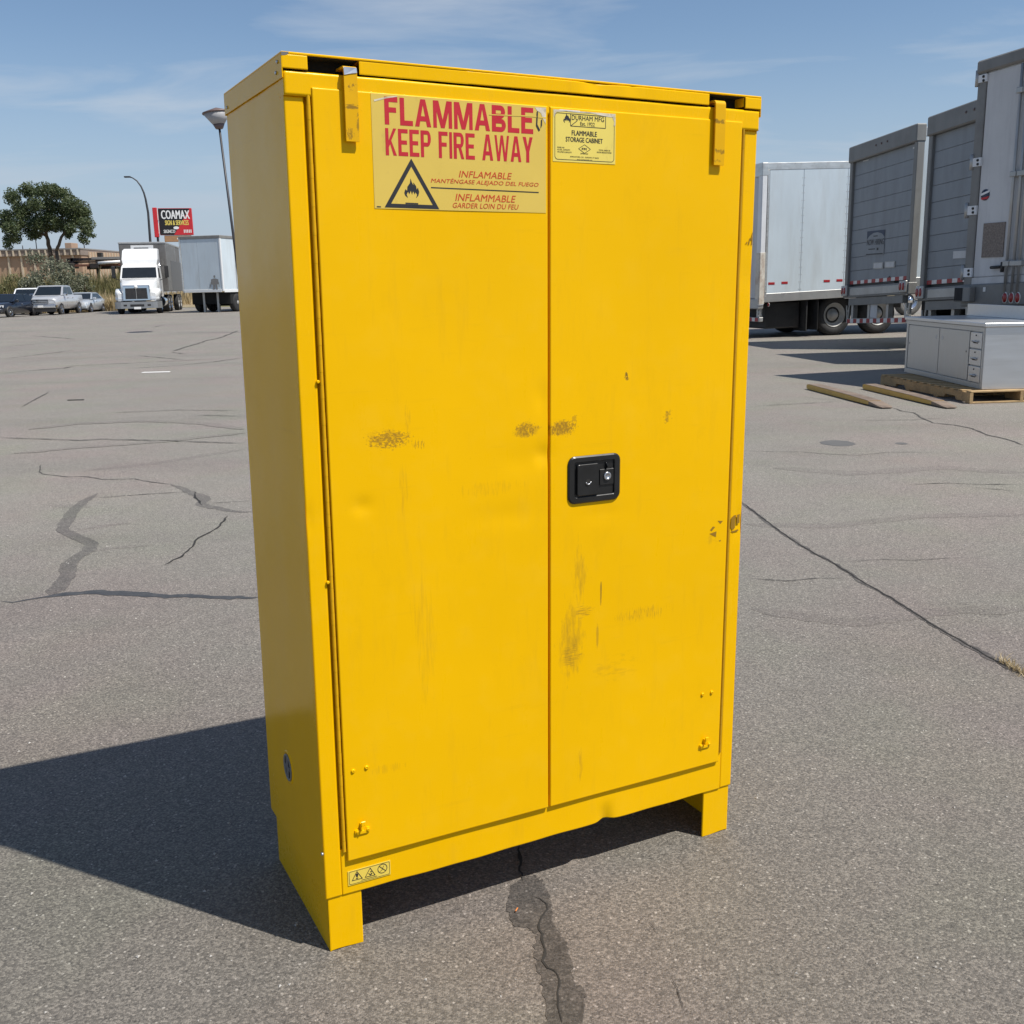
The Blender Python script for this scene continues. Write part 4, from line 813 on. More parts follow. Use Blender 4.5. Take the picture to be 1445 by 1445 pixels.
# white side-on trailer beside the cabinet
TA, tz = trailer('white_box_trailer', 'long white box trailer side-on with rust-stained rear corner and four red reflectors', (5.93, 24.97), U, 13.6, .90, 4.02, 'white_panel', 0, .030, [.16, 1.06, 2.26, 3.46, 4.66, 5.86, 7.06, 8.26, 9.46, 10.66, 11.86, 13.6])
m = MB().box(-.05, -.016, .78, .10, .16, 3.86, .02).map(tz).build('corner_post', 'white_paint', TA)
MB().box(-.055, -.020, .80, .11, .165, 2.02, .02).map(tz).build('stained_post_foot', 'rust_white', TA)
MB().box(-.05, 2.43, .78, .10, 2.60, 3.86, .02).map(tz).build('corner_post', 'white_paint', TA); MB().box(-.04, .162, .95, .0, 1.29, 3.72, .01).map(tz).build('rear_door', 'white_door', TA); MB().box(-.04, 1.30, .95, .0, 2.428, 3.72, .01).map(tz).build('rear_door', 'white_door', TA); MB().box(-.055, -.02, 3.722, .12, 2.61, 4.03, .02).map(tz).build('rear_header', 'alu_rail', TA); MB().box(-.06, 0, .70, .1, 2.59, .945, .02).map(tz).build('rear_sill', 'galvanised', TA)
MB().box(.105, -.014, .97, .155, -.002, 3.85).map(tz).build('rivet_strip', 'alu_rail', TA)
rv = MB().lathe([(.010, 0), (.008, -.006), (.001, -.007)], (0, 0, 0), 'y', 6, cap=False).mesh('rivet', 'galvanised')
for z in [1.1 + .14 * i for i in range(20)]: link('rivet', rv, TA, tz(.13, -.014, z))
for sx in (1.06, 2.26):
    for z in [1.12 + .17 * i for i in range(16)]: link('rivet', rv, TA, tz(sx + .03, -.004, z)); link('rivet', rv, TA, tz(sx - .03, -.004, z))
for q in ((1088.5, 400), (1107, 399), (1166.5, 396.5), (1184.5, 395.5)):
    d = ray(*q); nrm = Vector((U[1], -U[0], 0)); k = (TA.location - CAMP).dot(nrm) / d.dot(nrm); p = CAMP + d * k - TA.location; x = p.dot(Vector((U[0], U[1], 0)))
    MB().box(x - .085, -.010, p.z - .028, x + .085, -.003, p.z + .028, .002).build('red_reflector', 'red_tape', TA)
oval(TA, lambda x, y, z: (x, y, z), .0, 0, .04, .04, 'red_lens', 0).location = (.22, -.02, .80)
bogie(TA, 2.22, .50); landing(TA, 10.6)
MB().box(.30, .25, .22, 1.25, 2.3, .86, .03).build('rear_shade_box', 'black_steel', TA); MB().box(1.30, .05, .14, 1.33, .62, .92).build('mud_flap', 'rubber', TA); guard(TA, tz, .72, .45)  # the black box is added to stand for shade under the trailer's rear
# trailer with the poster
TBx, tz = trailer('roll_door_trailer', 'grey box trailer with a now-hiring poster on its roll-up rear door', (7.66, 20.20), UB, 13.6, 1.12, 4.00, 'white_panel', .10, 0)
rollrear(TBx, tz, 1.12, 4.04, 1.24); guard(TBx, tz, .80, .47); bogie(TBx, 2.4, .50); landing(TBx, 10.8)
def rear_quad(T, name, q, m, x=.018):
    P = [plane_px(T, *p) for p in q]; return MB().add([(x, y, z) for y, z in P], [tuple(range(len(P)))]).build(name, m, T, False)
def rear_rect(T, name, px0, py0, px1, py1, m, x=.016, t=.006):
    y0, z0 = plane_px(T, px0, py1); y1, z1 = plane_px(T, px1, py0); o = MB().box(x, min(y0, y1), z0, x - t, max(y0, y1), z1).build(name, m, T); return o, max(y0, y1), min(y0, y1), min(z0, z1), max(z0, z1)
po, yl, yr, zb, zt = rear_rect(TBx, 'poster', 1221, 324, 1247.5, 361, 'grey_panel', .022, .004)
m = MB(); m.add([(.0165, yl + (yr - yl) * a, zb + (zt - zb) * b) for a, b in ((0, 1), (1, 1), (1, .72), (.86, .86), (.6, .93), (.36, .91), (.14, .80), (0, .66))], [tuple(range(8))]); m.build('poster_arc', 'print_blue', po, False)
m = MB(); put_text(m, TB['NOW HIRING'], (.0165, yl - (yl - yr) * .02, zb + (zt - zb) * .42), (0, -1, 0), (0, 0, 1), (yl - yr) * .96, (zt - zb) * .24)
for a, b, c, e in ((.38, .62, .76, .80), (.12, .50, .24, .28), (.60, .70, .20, .30), (0, .95, .03, .075)): m.add([(.0165, yl + (yr - yl) * f, zb + (zt - zb) * g_) for f, g_ in ((a, c), (b, c), (b, e), (a, e))], [(0, 1, 2, 3)])
m.build('poster_print', 'print_dark', po, False)
for q in ((1231, 370, 1245.5, 379.5), (1247.5, 368.5, 1262, 378)): fo = rear_rect(TBx, 'placard', *q, 'galvanised', .024, .012); rear_rect(TBx, 'placard_card', q[0] + 1.2, q[1] + 1.2, q[2] - 1.2, q[3] - 1.2, 'white_door', .011, .004)[0].parent = fo[0]
rear_quad(TBx, 'graffiti', [(1242, 400), (1246, 396), (1250, 397), (1251, 392), (1254, 389), (1256, 393), (1254, 398), (1259, 397), (1263, 401), (1258, 403), (1250, 401), (1246, 404)], 'print_dark', .0215)
for q in ((1217, 225, 1224.5, 228), (1287, 206, 1294.5, 210)): rear_rect(TBx, 'sticker', *q, 'white_tape', .022, .004)
P_ = plane_px(TBx, 1231, 432); MB().box(.03, P_[0] - .14, P_[1] - .24, .04, P_[0] + .14, P_[1] + .12, .004).build('licence_plate', 'white_door', TBx)
# middle trailer
TC, tz = trailer('roll_door_trailer', 'plain grey box trailer with roll-up door parked between poster trailer and swing-door trailer', (7.71, 16.15), UB, 13.4, 1.12, 4.02, 'white_panel', .10, 0)
rollrear(TC, tz, 1.12, 4.04, 1.24); guard(TC, tz, .80, .47); bogie(TC, 2.4, .50); landing(TC, 10.8)
rear_rect(TC, 'sticker', 1328, 182, 1340, 186, 'white_tape', .022, .004); rear_rect(TC, 'placard', 1343.5, 353.5, 1362, 365, 'white_door', .022, .008)
# nearest trailer with white swing doors
UD = (.937, .350)
TD, tz = trailer('swing_door_trailer', 'tall white trailer with hinged swing doors, plywood patch and round badge', (7.10, 11.90), UD, 12.6, 1.16, 4.09, 'white_panel', .08, 0)
MB().box(-.03, -.02, 1.1, .10, .10, 4.07, .012).map(tz).build('corner_post', 'trailer_grey', TD); MB().box(-.03, 2.47, 1.1, .10, 2.61, 4.07, .012).map(tz).build('corner_post', 'trailer_grey', TD)
MB().box(-.06, -.03, 3.95, .12, 2.62, 4.11, .02).map(tz).build('rear_header', 'trailer_grey', TD); MB().box(-.01, 1.302, 1.36, .04, 2.468, 3.945, .012).map(tz).build('swing_door', 'white_door', TD); MB().box(-.01, .105, 1.36, .04, 1.296, 3.945, .012).map(tz).build('swing_door', 'white_door', TD)
for q in ((1382, 104, 1396, 118), (1374, 222, 1387.5, 236), (1366.5, 290, 1381, 304), (1361, 378, 1374.5, 391)):
    h = rear_rect(TD, 'door_hinge', *q, 'white_paint', -.012, .03)[0]
    for a, b in ((.7, .3), (.7, .7)): y, z = plane_px(TD, q[0] + (q[2] - q[0]) * a, q[1] + (q[3] - q[1]) * b); MB().lathe([(.018, -.042), (.016, -.055), (.001, -.056)], (0, y, z), 'x', 8).build('hinge_bolt', 'black_steel', h)
    y, z = plane_px(TD, q[0] + 1, (q[1] + q[3]) / 2); MB().lathe([(.028, -.10), (.028, .10)], (-.03, y + .01, z), 'z', 10).build('hinge_pin', 'galvanised', h)
rear_rect(TD, 'plywood_patch', 1386.5, 313, 1420.5, 363.5, 'plywood_patch', -.012, .012)
y, z = plane_px(TD, 1391.5, 275); bd = MB().lathe([(.072, -.011), (.072, -.016), (.001, -.016)], (0, y, z), 'x', 20).build('round_badge', 'print_blue', TD); MB().add([(-.0175, y + .078, z - .012), (-.0175, y - .070, z + .03), (-.0175, y - .075, z + .058), (-.0175, y + .068, z + .022)], [(0, 1, 2, 3)]).build('badge_band', 'print_white', bd, False); MB().add([(-.0175, y + .05, z - .06), (-.0175, y - .04, z - .055), (-.0175, y - .075, z - .02), (-.0175, y + .07, z - .035)], [(0, 1, 2, 3)]).build('badge_base', 'print_red', bd, False)
for px_ in (1434, 1444, 1452):
    y, z = plane_px(TD, px_, 260); MB().lathe([(.019, 1.16), (.019, 3.95)], (-.05, y, 0), 'z', 10).build('lock_rod', 'galvanised', TD)
    for zz in (1.5, 2.6, 3.6): MB().box(-.08, y - .05, zz, -.011, y + .05, zz + .07, .008).build('rod_bracket', 'galvanised', TD)
h = MB(); q = [plane_px(TD, *p) for p in ((1402, 377.5), (1416, 376.5), (1419, 369.5), (1418, 384))]
MB().tube([(-.045, *q[0]), (-.045, *q[1])], .022, 6).build('door_handle', 'black_steel', TD); MB().tube([(-.05, *q[2]), (-.05, *q[3])], .024, 6).build('handle_keeper', 'black_steel', TD)
MB().box(-.05, -.03, .98, .12, 2.62, 1.27, .014).map(tz).build('rear_sill', 'trailer_grey', TD); tape(TD, tz, .12, 2.46, 1.315, .07, 9, -.012); MB().box(-.02, .1, 1.272, .1, 2.48, 1.358).map(tz).build('door_sill', 'white_door', TD)
for px_ in (1422.5, 1431.5, 1440.5): y, z = plane_px(TD, px_, 420); oval(TD, lambda a, b, c: (a, b, c), y, z, .036, .06, x=-.052)
y, z = plane_px(TD, 1369.5, 415); MB().box(-.16, y - .14, z - .10, -.051, y + .14, z + .10, .012).build('dock_bumper', 'trailer_grey', TD); MB().box(-.166, y - .02, z - .085, -.161, y + .12, z + .085).build('bumper_rubber', 'rubber', TD)
rear_rect(TD, 'sticker', 1391.5, 405, 1395.5, 411.5, 'white_tape', -.052, .004); guard(TD, tz, .98, .50); bogie(TD, 2.4, .50); landing(TD, 10)
# chassis with bright rims glimpsed under the white trailer
CH = thing('parked_chassis', 'dusty truck chassis with bright wheel rims glimpsed past the rust-stained trailer corner', 'truck chassis', (6.6, 34.2, gz(6.6, 34.2)), math.atan2(U[1], U[0]))
for x in (1.45, 2.75):
    wheel(CH, x, .34, .52, .52, .30, 'chrome', -1, True); wheel(CH, x, 2.2, .52, .52, .30, 'chrome', 1, True); MB().tube([(x, .3, .52), (x, 2.24, .52)], .07, 8).build('axle', 'black_steel', CH)
for y in (.75, 1.70): MB().box(.2, y, .82, 9, y + .10, 1.05, .01).build('frame_rail', 'black_steel', CH)
MB().box(.15, .2, .85, .25, 2.35, 1.05, .01).build('rear_crossbar', 'galvanised', CH)
for x in (7.6,): wheel(CH, x, .30, .52, .52, .28, 'chrome', -1, True); wheel(CH, x, 2.2, .52, .52, .28, 'chrome', 1, True)

# ================================================================== steel work cabinet on its pallet, forks on the ground
pg = ong(1368, 570); PA = -.09
PL = thing('wooden_pallet', 'long wooden pallet carrying the stainless steel work cabinet', 'pallet', (pg.x, pg.y, gz(pg.x, pg.y)), PA * -1 if 0 else .09)
bd = MB().box(0, 0, 0, 1.22, .10, .018, .003).mesh('deck_board', 'pallet_wood')
for i in range(13): o = link('deck_board', bd, PL, (random.uniform(-.01, .01), .0 + i * .18, .122 + random.uniform(-.001, .001))); o.rotation_euler.z = random.uniform(-.01, .01)
for i in (0, 4, 8, 12): link('base_board', bd, PL, (0, .0 + i * .18, .001))
for x in (.0, .59, 1.18):
    m = MB(); prof = [(0, .02), (.30, .02), (.33, .06), (.55, .06), (.58, .02), (1.55, .02), (1.58, .06), (1.80, .06), (1.83, .02), (2.26, .02), (2.26, .121), (0, .121)]
    m.prism([(a, b) for a, b in prof], 'x', x, x + .038); m.build('stringer', 'pallet_wood', PL)
tg = (5.275, 11.60)
WT = thing('steel_work_cabinet', 'stainless steel work cabinet with sliding doors and three drawers on a pallet', 'cabinet', (tg[0], tg[1], .142), -.008)
WT.location.z = gz(*tg) + .142; H_ = .735; DD = .76; LN = 2.38
MB().box(.02, .02, .005, DD, LN - .02, H_ - .045, .004).build('carcass', 'stainless_front', WT)
MB().box(-.025, -.03, H_ - .044, DD + .01, LN + .02, H_, .006).build('worktop', 'stainless', WT); MB().box(DD - .012, -.03, H_ + .001, DD + .012, LN - .10, H_ + .155, .004).build('backsplash', 'stainless', WT)
MB().box(.0, -.006, .0, DD - .004, .018, H_ - .046, .003).build('end_panel', 'stainless', WT)
MB().box(-.004, LN - .075, .0, .019, LN - .015, H_ - .046, .003).build('corner_post', 'stainless_front', WT); MB().box(-.006, .019, 0, .019, .05, H_ - .046, .003).build('corner_post', 'stainless_front', WT)
MB().box(-.003, .051, .0, .019, LN - .076, .062, .003).build('kick_rail', 'stainless_front', WT); MB().box(-.003, .051, H_ - .10, .019, LN - .076, H_ - .046, .003).build('top_rail', 'stainless_front', WT)
for y0, y1, x in ((1.285, LN - .095, .0), (.40, 1.255, -.004)):
    d = MB().box(x, y0, .07, x + .016, y1, H_ - .105, .003).build('sliding_door', 'stainless_front', WT); MB().lathe([(.022, -.001), (.020, -.004), (.016, -.002), (.001, -.001)], (x, y0 + .09 if y0 > 1 else y1 - .09, H_ - .22), 'x', 14, cap=False).build('finger_pull', 'bare_steel', d)
    MB().lathe([(.012, -.001), (.001, -.003)], (x, y1 - .05 if y0 > 1 else y0 + .06, H_ - .34), 'x', 10, cap=False).build('door_button', 'black_steel', d)
for i in range(3):
    z0 = .066 + i * .190; d = MB().box(-.010, .062, z0, .012, .36, z0 + .178, .004).build('drawer', 'stainless', WT)
    MB().box(-.014, .16, z0 + .055, -.0105, .27, z0 + .075, .001).build('pull_slot', 'black_steel', d); MB().tube([(-.016, .15, z0 + .07), (-.032, .17, z0 + .08), (-.032, .26, z0 + .08), (-.016, .28, z0 + .07)], .007, 6).build('drawer_handle', 'bare_steel', d); MB().lathe([(.010, -.010), (.008, -.016)], (0, .21, z0 + .145), 'x', 8).build('drawer_lock', 'black_steel', d)
for a, b, lab in (((1146, 549), (1252, 577), 'yellow forklift fork sleeve lying alone, apart from the pallet'), ((1225, 549), (1343, 577), 'yellow forklift fork sleeve lying alongside the pallet')):
    A = ong(*a); B = ong(*b); d = A - B; ln = math.hypot(d.x, d.y); FK = thing('fork_sleeve', lab, 'fork', (B.x, B.y, gz(B.x, B.y)), math.atan2(d.y, d.x), 'fork sleeves on the asphalt')
    w = .075
    m = MB(); m.loft([[(x, -w, z0), (x, w, z0), (x, w, z1), (x, -w, z1)] for x, z0, z1 in ((.32, .012, .052), (.9, .008, .062), (ln - .05, .005, .068), (ln, .012, .060))]); m.build('fork_shell', 'fork_yellow', FK)
    m = MB(); m.loft([[(x, -w * k, z0), (x, w * k, z0), (x, w * k, z1), (x, -w * k, z1)] for x, z0, z1, k in ((.0, .010, .018, .75), (.06, .010, .024, .95), (.318, .010, .052, 1.0))]); m.build('fork_tip', 'fork_top', FK)
    m = MB(); m.loft([[(x, -w * .97, z), (x, w * .97, z), (x, w * .97, z + .003), (x, -w * .97, z + .003)] for x, z in ((.33, .0535), (.9, .0635), (ln - .06, .0695))]); m.build('fork_top_plate', 'fork_top', FK)

LEAN = .16
# ================================================================== far left: lot edge, bank, vehicles, tree, sign, building
A = ong(-160, 449.5); B = ong(420, 436.5)
d = (B - A).normalized(); nrm = Vector((-d.y, d.x, 0))
m = MB(); n = 30
for off0, off1, h, mt, nm in ((0, .45, .03, 'concrete', 'gutter'),):
    V = []
    for i in range(n + 1):
        p = A.lerp(B, i / n); 
        for o_ in (off0, off1): q = p + nrm * o_; V.append((q.x, q.y, gz(q.x, q.y) + h))
    m.add(V, [(2 * i, 2 * i + 1, 2 * i + 3, 2 * i + 2) for i in range(n)]); tag(m.build(nm, mt, None, False), 'pale concrete gutter along the lot edge', None, None, 'structure')
m = MB(); V = []; n = 40
for j, (o_, h) in enumerate(((11, .012), (13.0, .05), (16, .25), (21, .6), (45, .6), (95, .3))):
    for i in range(n + 1):
        p = A + d * (-60 + 175 * i / n) * 1.0; q = p + nrm * o_; V.append((q.x, q.y, gz(q.x, q.y) + h + (random.uniform(-.04, .04) if 0 < j < 5 else 0)))
m.add(V, [(j * (n + 1) + i, j * (n + 1) + i + 1, (j + 1) * (n + 1) + i + 1, (j + 1) * (n + 1) + i) for j in range(5) for i in range(n)], True); tag(m.build('verge', 'dry_ground', None, False), 'dry dirt verge beyond the lot', None, None, 'structure')
def bank(x, y):                                           # verge height at a place
    o_ = (Vector((x, y, 0)) - Vector((A.x, A.y, 0))).dot(nrm); T_ = [(11, .012), (13.0, .05), (16, .25), (21, .6), (45, .6), (95, .3)]
    for (a, ha), (b, hb) in zip(T_, T_[1:]):
        if o_ < b: return gz(x, y) + ha + (hb - ha) * max(0, (o_ - a) / (b - a))
    return gz(x, y) + .3
def grassfield(name, lab, mt, count, y0, y1, px0, px1, h0, h1, w, clump=.35):
    mb = MB()
    def fn():
        y = random.uniform(y0, y1); px_ = random.uniform(px0, px1); x = at(px_, 430, y).x
        k = .75 + .5 * math.sin(x * 1.3 + 2 * math.sin(y)) * clump + random.gauss(0, .10)
        return x, y, bank(x, y) - .02, max(.1, random.uniform(h0, h1) * k)
    blades(mb, count, fn, w); tag(mb.build(name, mt, None, False), lab, 'grass', None, 'stuff')
grassfield('reeds', 'tall mixed green and tan reeds along the bank', 'reed', 9000, 82.5, 88, -40, 178, 1.9, 3.2, .04)
grassfield('green_reeds', 'green reeds growing through the bank', 'reed_green', 8000, 82, 87, -40, 178, 1.5, 2.8, .045)
grassfield('dry_grass', 'pale golden dry grass in front of the reeds', 'straw', 9000, 78, 82.5, -40, 176, .6, 1.7, .026)
grassfield('dry_grass', 'golden straw clump beside the white tractor unit', 'straw', 2500, 77.3, 80, 128, 168, .6, 1.4, .026)
grassfield('dry_grass', 'low dry grass behind the box trailers', 'straw', 3000, 80, 90, 170, 345, .4, 1.2, .03)
# ---- foliage
def limb(mb, a, b, r0, r1, seg=5, wob=.12):
    a = Vector(a); b = Vector(b); L_ = (b - a).length; P = []
    for i in range(seg + 1):
        t = i / seg; p = a.lerp(b, t); 
        if 0 < i < seg: p += Vector((random.gauss(0, 1), random.gauss(0, 1), random.gauss(0, .5))) * L_ * wob * .3
        P.append(p)
    mb.tube(P, [r0 + (r1 - r0) * i / seg for i in range(seg + 1)], 7)
def leaves(mb, clumps, per, size, flat=.8):
    for c, r in clumps:
        for i in range(int(per * r * r)):
            v = Vector((random.gauss(0, 1), random.gauss(0, 1), random.gauss(0, 1))).normalized() * r * (random.random() ** .45); v.z *= flat
            p = Vector(c) + v; a = Vector((random.gauss(0, 1), random.gauss(0, 1), random.gauss(0, 1))).normalized(); b = a.orthogonal().normalized(); s_ = size * random.uniform(.6, 1.3)
            b = (b * math.cos(i) + a.cross(b) * math.sin(i)); c2 = a.cross(b)
            mb.add([p - b * s_, p + c2 * s_ * .55, p + b * s_, p - c2 * s_ * .55], [(0, 1, 2, 3)])
ty = 92.0
def TP(px, py, dy=0): return at(px, py, ty + dy)
base = TP(76, 396); base.z = bank(base.x, base.y)
TR = thing('shade_tree', 'round-crowned green tree with forked trunk rising behind the bank', 'tree', base)
mb = MB(); rel = lambda p: Vector(p) - base
limb(mb, (0, 0, 0), rel(TP(72, 362)), .30, .20, 4, .03); limb(mb, (.25, 0, 0), rel(TP(80, 354)), .20, .15, 4, .03)
limb(mb, rel(TP(72, 362)), rel(TP(66, 334)), .20, .15); limb(mb, rel(TP(66, 334)), rel(TP(50, 300)), .14, .06); limb(mb, rel(TP(66, 334)), rel(TP(70, 295)), .13, .05); limb(mb, rel(TP(66, 334)), rel(TP(38, 325)), .10, .04)
limb(mb, rel(TP(80, 354)), rel(TP(90, 330)), .15, .11); limb(mb, rel(TP(90, 330)), rel(TP(105, 310)), .11, .05); limb(mb, rel(TP(90, 330)), rel(TP(85, 290)), .10, .04); limb(mb, rel(TP(66, 334)), rel(TP(30, 300, 1)), .09, .03); limb(mb, rel(TP(90, 330)), rel(TP(118, 325, -1)), .07, .03); limb(mb, rel(TP(70, 295)), rel(TP(72, 272, 1)), .06, .02)
mb.build('trunk', 'bark', TR)
cl = []
for px_, py_, r in [(16, 278, 11), (40, 272, 12), (60, 270, 11), (74, 268, 11), (88, 275, 11), (100, 285, 11), (112, 296, 11), (122, 298, 8), (8, 303, 10), (14, 322, 11), (12, 338, 8), (30, 315, 12), (30, 296, 12), (50, 292, 12), (70, 288, 12), (88, 296, 12), (104, 308, 12), (118, 316, 11), (123, 326, 8), (118, 338, 6), (42, 330, 8), (50, 316, 11), (24, 338, 6), (66, 308, 11), (84, 314, 10), (100, 325, 9), (52, 334, 6), (96, 331, 5), (62, 322, 7), (76, 322, 6), (6, 318, 7), (128, 330, 4)]:
    for k in range(3):
        dy = random.uniform(-2.6, 2.6) * (1 if r > 7 else .5); p = rel(TP(px_ + random.gauss(0, 2.5), py_ + random.gauss(0, 2.5), dy)); cl.append((p, r * .0635 * random.uniform(.82, 1.2)))
mb = MB(); leaves(mb, cl, 900, .092, .9); mb.build('crown', 'leaf_green', TR, False)
def bush(name, lab, px_, y, w, h, mt, per=170, size=.075):
    b = at(px_, 430, y); b.z = bank(b.x, b.y); R_ = thing(name, lab, 'bush', b); mb = MB(); c = []
    for i in range(7):
        a = random.uniform(-1, 1); e = (a * w * .42, random.uniform(-.6, .6), h * random.uniform(.6, .95) * (1 - .25 * abs(a))); limb(mb, (random.uniform(-.15, .15), 0, 0), e, .06, .015)
    mb.build('stems', 'bark', R_); mb = MB()
    for i in range(46):
        t = random.random(); a = random.uniform(-1, 1); c.append((Vector((a * w * .5 * (1 - .35 * t), random.uniform(-1, 1) * w * .35, h * (.12 + .80 * t))), random.uniform(.28, .55) * w / 3.2))
    leaves(mb, c, per, size, 1.1); mb.build('crown', mt, R_, False)
bush('olive_bush', 'tall silvery olive bush in the reeds below the tree', 69, 81.0, 3.9, 4.7, 'leaf_olive', 620, .085)
bush('olive_bush', 'smaller grey-green bush in the reeds behind the silver sedan', 106, 81.5, 2.8, 2.9, 'leaf_olive', 500, .08)
bush('olive_bush', 'low dark bush in the reeds behind the white van', 26, 83.5, 2.5, 2.8, 'reed_green', 220, .09)
# ---- cars
def glass(mb, pts): mb.add(pts, [tuple(range(len(pts)))])
def car(name, lab, cat, px_, py_, y, head, body, P, group='cars parked along the lot edge'):
    b = at(px_, py_, y); T = thing(name, lab, cat, (b.x, b.y, gz(b.x, b.y)), math.atan2(head[1], head[0]), group)
    hw = P['w'] / 2; rings = []
    for x, zl, zm, zb, zt, k in P['st']:
        w = hw * k; rings.append([(x, -w * .94, zl), (x, -w, zm), (x, -w * .97, zb), (x, -w * .72, zt), (x, w * .72, zt), (x, w * .97, zb), (x, w, zm), (x, w * .94, zl)])
    MB().loft(rings, True).build('body', body, T)
    # cabin
    (xb0, xb1), (xt0, xt1), zb, zt = P['cb'], P['ct'], P['zb'], P['zt']; wb, wt = hw * .93, hw * P.get('tw', .74)
    bo = [(xb0, -wb, zb), (xb1, -wb, zb), (xb1, wb, zb), (xb0, wb, zb)]; to = [(xt0, -wt, zt - .05), (xt1, -wt, zt - .05), (xt1, wt, zt - .05), (xt0, wt, zt - .05)]
    MB().hexa(bo, to).build('cabin', body, T)
    MB().hexa([(xt0 - .02, -wt - .02, zt - .055), (xt1 + .02, -wt - .02, zt - .055), (xt1 + .02, wt + .02, zt - .055), (xt0 - .02, wt + .02, zt - .055)], [(xt0 + .1, -wt * .8, zt), (xt1 - .1, -wt * .8, zt), (xt1 - .1, wt * .8, zt), (xt0 + .1, wt * .8, zt)]).build('roof', body, T)
    def lerp(a, b, t): return tuple(a[i] + (b[i] - a[i]) * t for i in range(3))
    def pane(a, b, c, d_, nv, u0, u1, v0, v1, nm):
        q = []
        for u, v in ((u0, v0), (u1, v0), (u1, v1), (u0, v1)): p = lerp(lerp(a, b, u), lerp(d_, c, u), v); q.append(tuple(p[i] + nv[i] * .012 for i in range(3)))
        MB().add(q, [(0, 1, 2, 3)]).build(nm, 'glass_dark', T, False)
    pane(bo[1], bo[2], to[2], to[1], (1, 0, .3), .05, .95, .06, .95, 'windscreen'); pane(bo[3], bo[0], to[0], to[3], (-1, 0, .3), .06, .94, .1, .92, 'rear_window')
    for s in (1, -1):
        a, b_, c, d_ = (bo[2], bo[3], to[3], to[2]) if s > 0 else (bo[1], bo[0], to[0], to[1]); nd = P.get('doors', 2)
        for k in range(nd): pane(a, b_, c, d_, (0, s, .2), .07 + k * .88 / nd, .04 + (k + 1) * .88 / nd, .10, .90, 'side_window')
        mm = MB().box(xb1 - .35, s * (wb + .04), zb - .02, xb1 - .18, s * (wb + .24), zb + .15, .03).build('wing_mirror', P.get('mirror', body), T)
        for k in range(nd): xd = xb1 - .25 - (xb1 - xb0 - .4) * k / nd; MB().box(xd - .78, s * hw * .985, zb - .16, xd - .62, s * (hw + .02), zb - .12, .01).build('door_handle', 'chrome', T)
        xf = P['st'][-1][0]
        hl = MB(); hl.hexa([(xf - .28, s * hw * .93, P['hz'] - .10), (xf + .01, s * hw * .83, P['hz'] - .09), (xf + .01, s * hw * .52, P['hz'] - .09), (xf - .1, s * hw * .5, P['hz'] - .09)], [(xf - .38, s * hw * .955, P['hz'] + .10), (xf - .02, s * hw * .80, P['hz'] + .09), (xf - .02, s * hw * .52, P['hz'] + .09), (xf - .14, s * hw * .5, P['hz'] + .09)]); hl.build('headlight', 'clear_lens', T)
        for x in P['wx']:
            MB().lathe([(P['wr'] * 1.16, -.02), (P['wr'] * 1.16, .018), (.01, .02)] if s > 0 else [(P['wr'] * 1.16, .02), (P['wr'] * 1.16, -.018), (.01, -.02)], (x, s * (hw - .03), P['wr'] * 1.04), 'y', 20).build('wheel_arch', 'black_steel', T)
            wheel(T, x, s * (hw - .20), P['wr'], P['wr'], .21, 'chrome', s)
    xf = P['st'][-1][0]
    g = MB().box(xf - .1, -hw * .50, P['hz'] - .16, xf + .02, hw * .50, P['hz'] + .13, .03).build('grille', 'black_steel', T)
    for k in range(P.get('bars', 1)): zz = P['hz'] - .10 + .2 * k / max(1, P.get('bars', 1) - 1) if P.get('bars', 1) > 1 else P['hz']; MB().box(xf + .015, -hw * .48, zz - .025, xf + .035, hw * .48, zz + .02, .006).build('grille_bar', P.get('barm', 'chrome'), g)
    bp = MB().box(xf - .30, -hw * .97, P['bz'] - .13, xf + .06, hw * .97, P['bz'] + .10, .05).build('front_bumper', P.get('bm', body), T); MB().box(xf + .061, -.17, P['bz'] - .07, xf + .07, .17, P['bz'] + .06).build('number_plate', 'print_white', bp)
    MB().box(xf - .2, -hw * .9, .26, xf + .03, hw * .9, P['bz'] - .131).build('air_dam', 'black_steel', T)
    return T
sed = dict(w=1.82, st=[(-2.35, .45, .62, .80, .95, .86), (-2.2, .30, .65, .92, 1.02, .95), (-1.5, .24, .62, .93, 1.0, 1), (-.4, .22, .60, .92, .98, 1), (.75, .22, .58, .90, .97, 1), (1.7, .24, .56, .80, .88, .98), (2.2, .30, .55, .70, .76, .92), (2.36, .38, .52, .62, .66, .82)], cb=(-1.75, 1.05), ct=(-1.05, .25), zb=.95, zt=1.44, hz=.66, bz=.45, wx=(-1.38, 1.42), wr=.33, bars=2)
h12 = lambda a: (math.sin(rad(a)), -math.cos(rad(a)))
car('parked_sedan', 'black sedan parked left of the pickup, nose toward the lot', 'car', 15, 440, 66.5, h12(-7), 'dark_car', sed)
pick = dict(w=2.0, st=[(-2.95, .62, .85, 1.20, 1.24, .95), (-2.8, .50, .85, 1.28, 1.30, .98), (-1.0, .45, .80, 1.28, 1.30, 1), (.0, .42, .80, 1.26, 1.30, 1), (1.2, .42, .80, 1.24, 1.30, 1), (2.4, .45, .82, 1.14, 1.22, 1), (2.85, .50, .82, 1.06, 1.12, .97), (2.95, .55, .80, 1.0, 1.04, .93)], cb=(-1.05, 1.45), ct=(-.85, .65), zb=1.27, zt=1.93, tw=.80, hz=.93, bz=.62, wx=(-1.85, 1.95), wr=.41, bars=3, bm='chrome', barm='chrome', mirror='chrome')
car('pickup_truck', 'silver pickup truck with chrome bumper parked between black and pale sedans', 'truck', 79.5, 440, 70.5, h12(6), 'silver_car', pick)
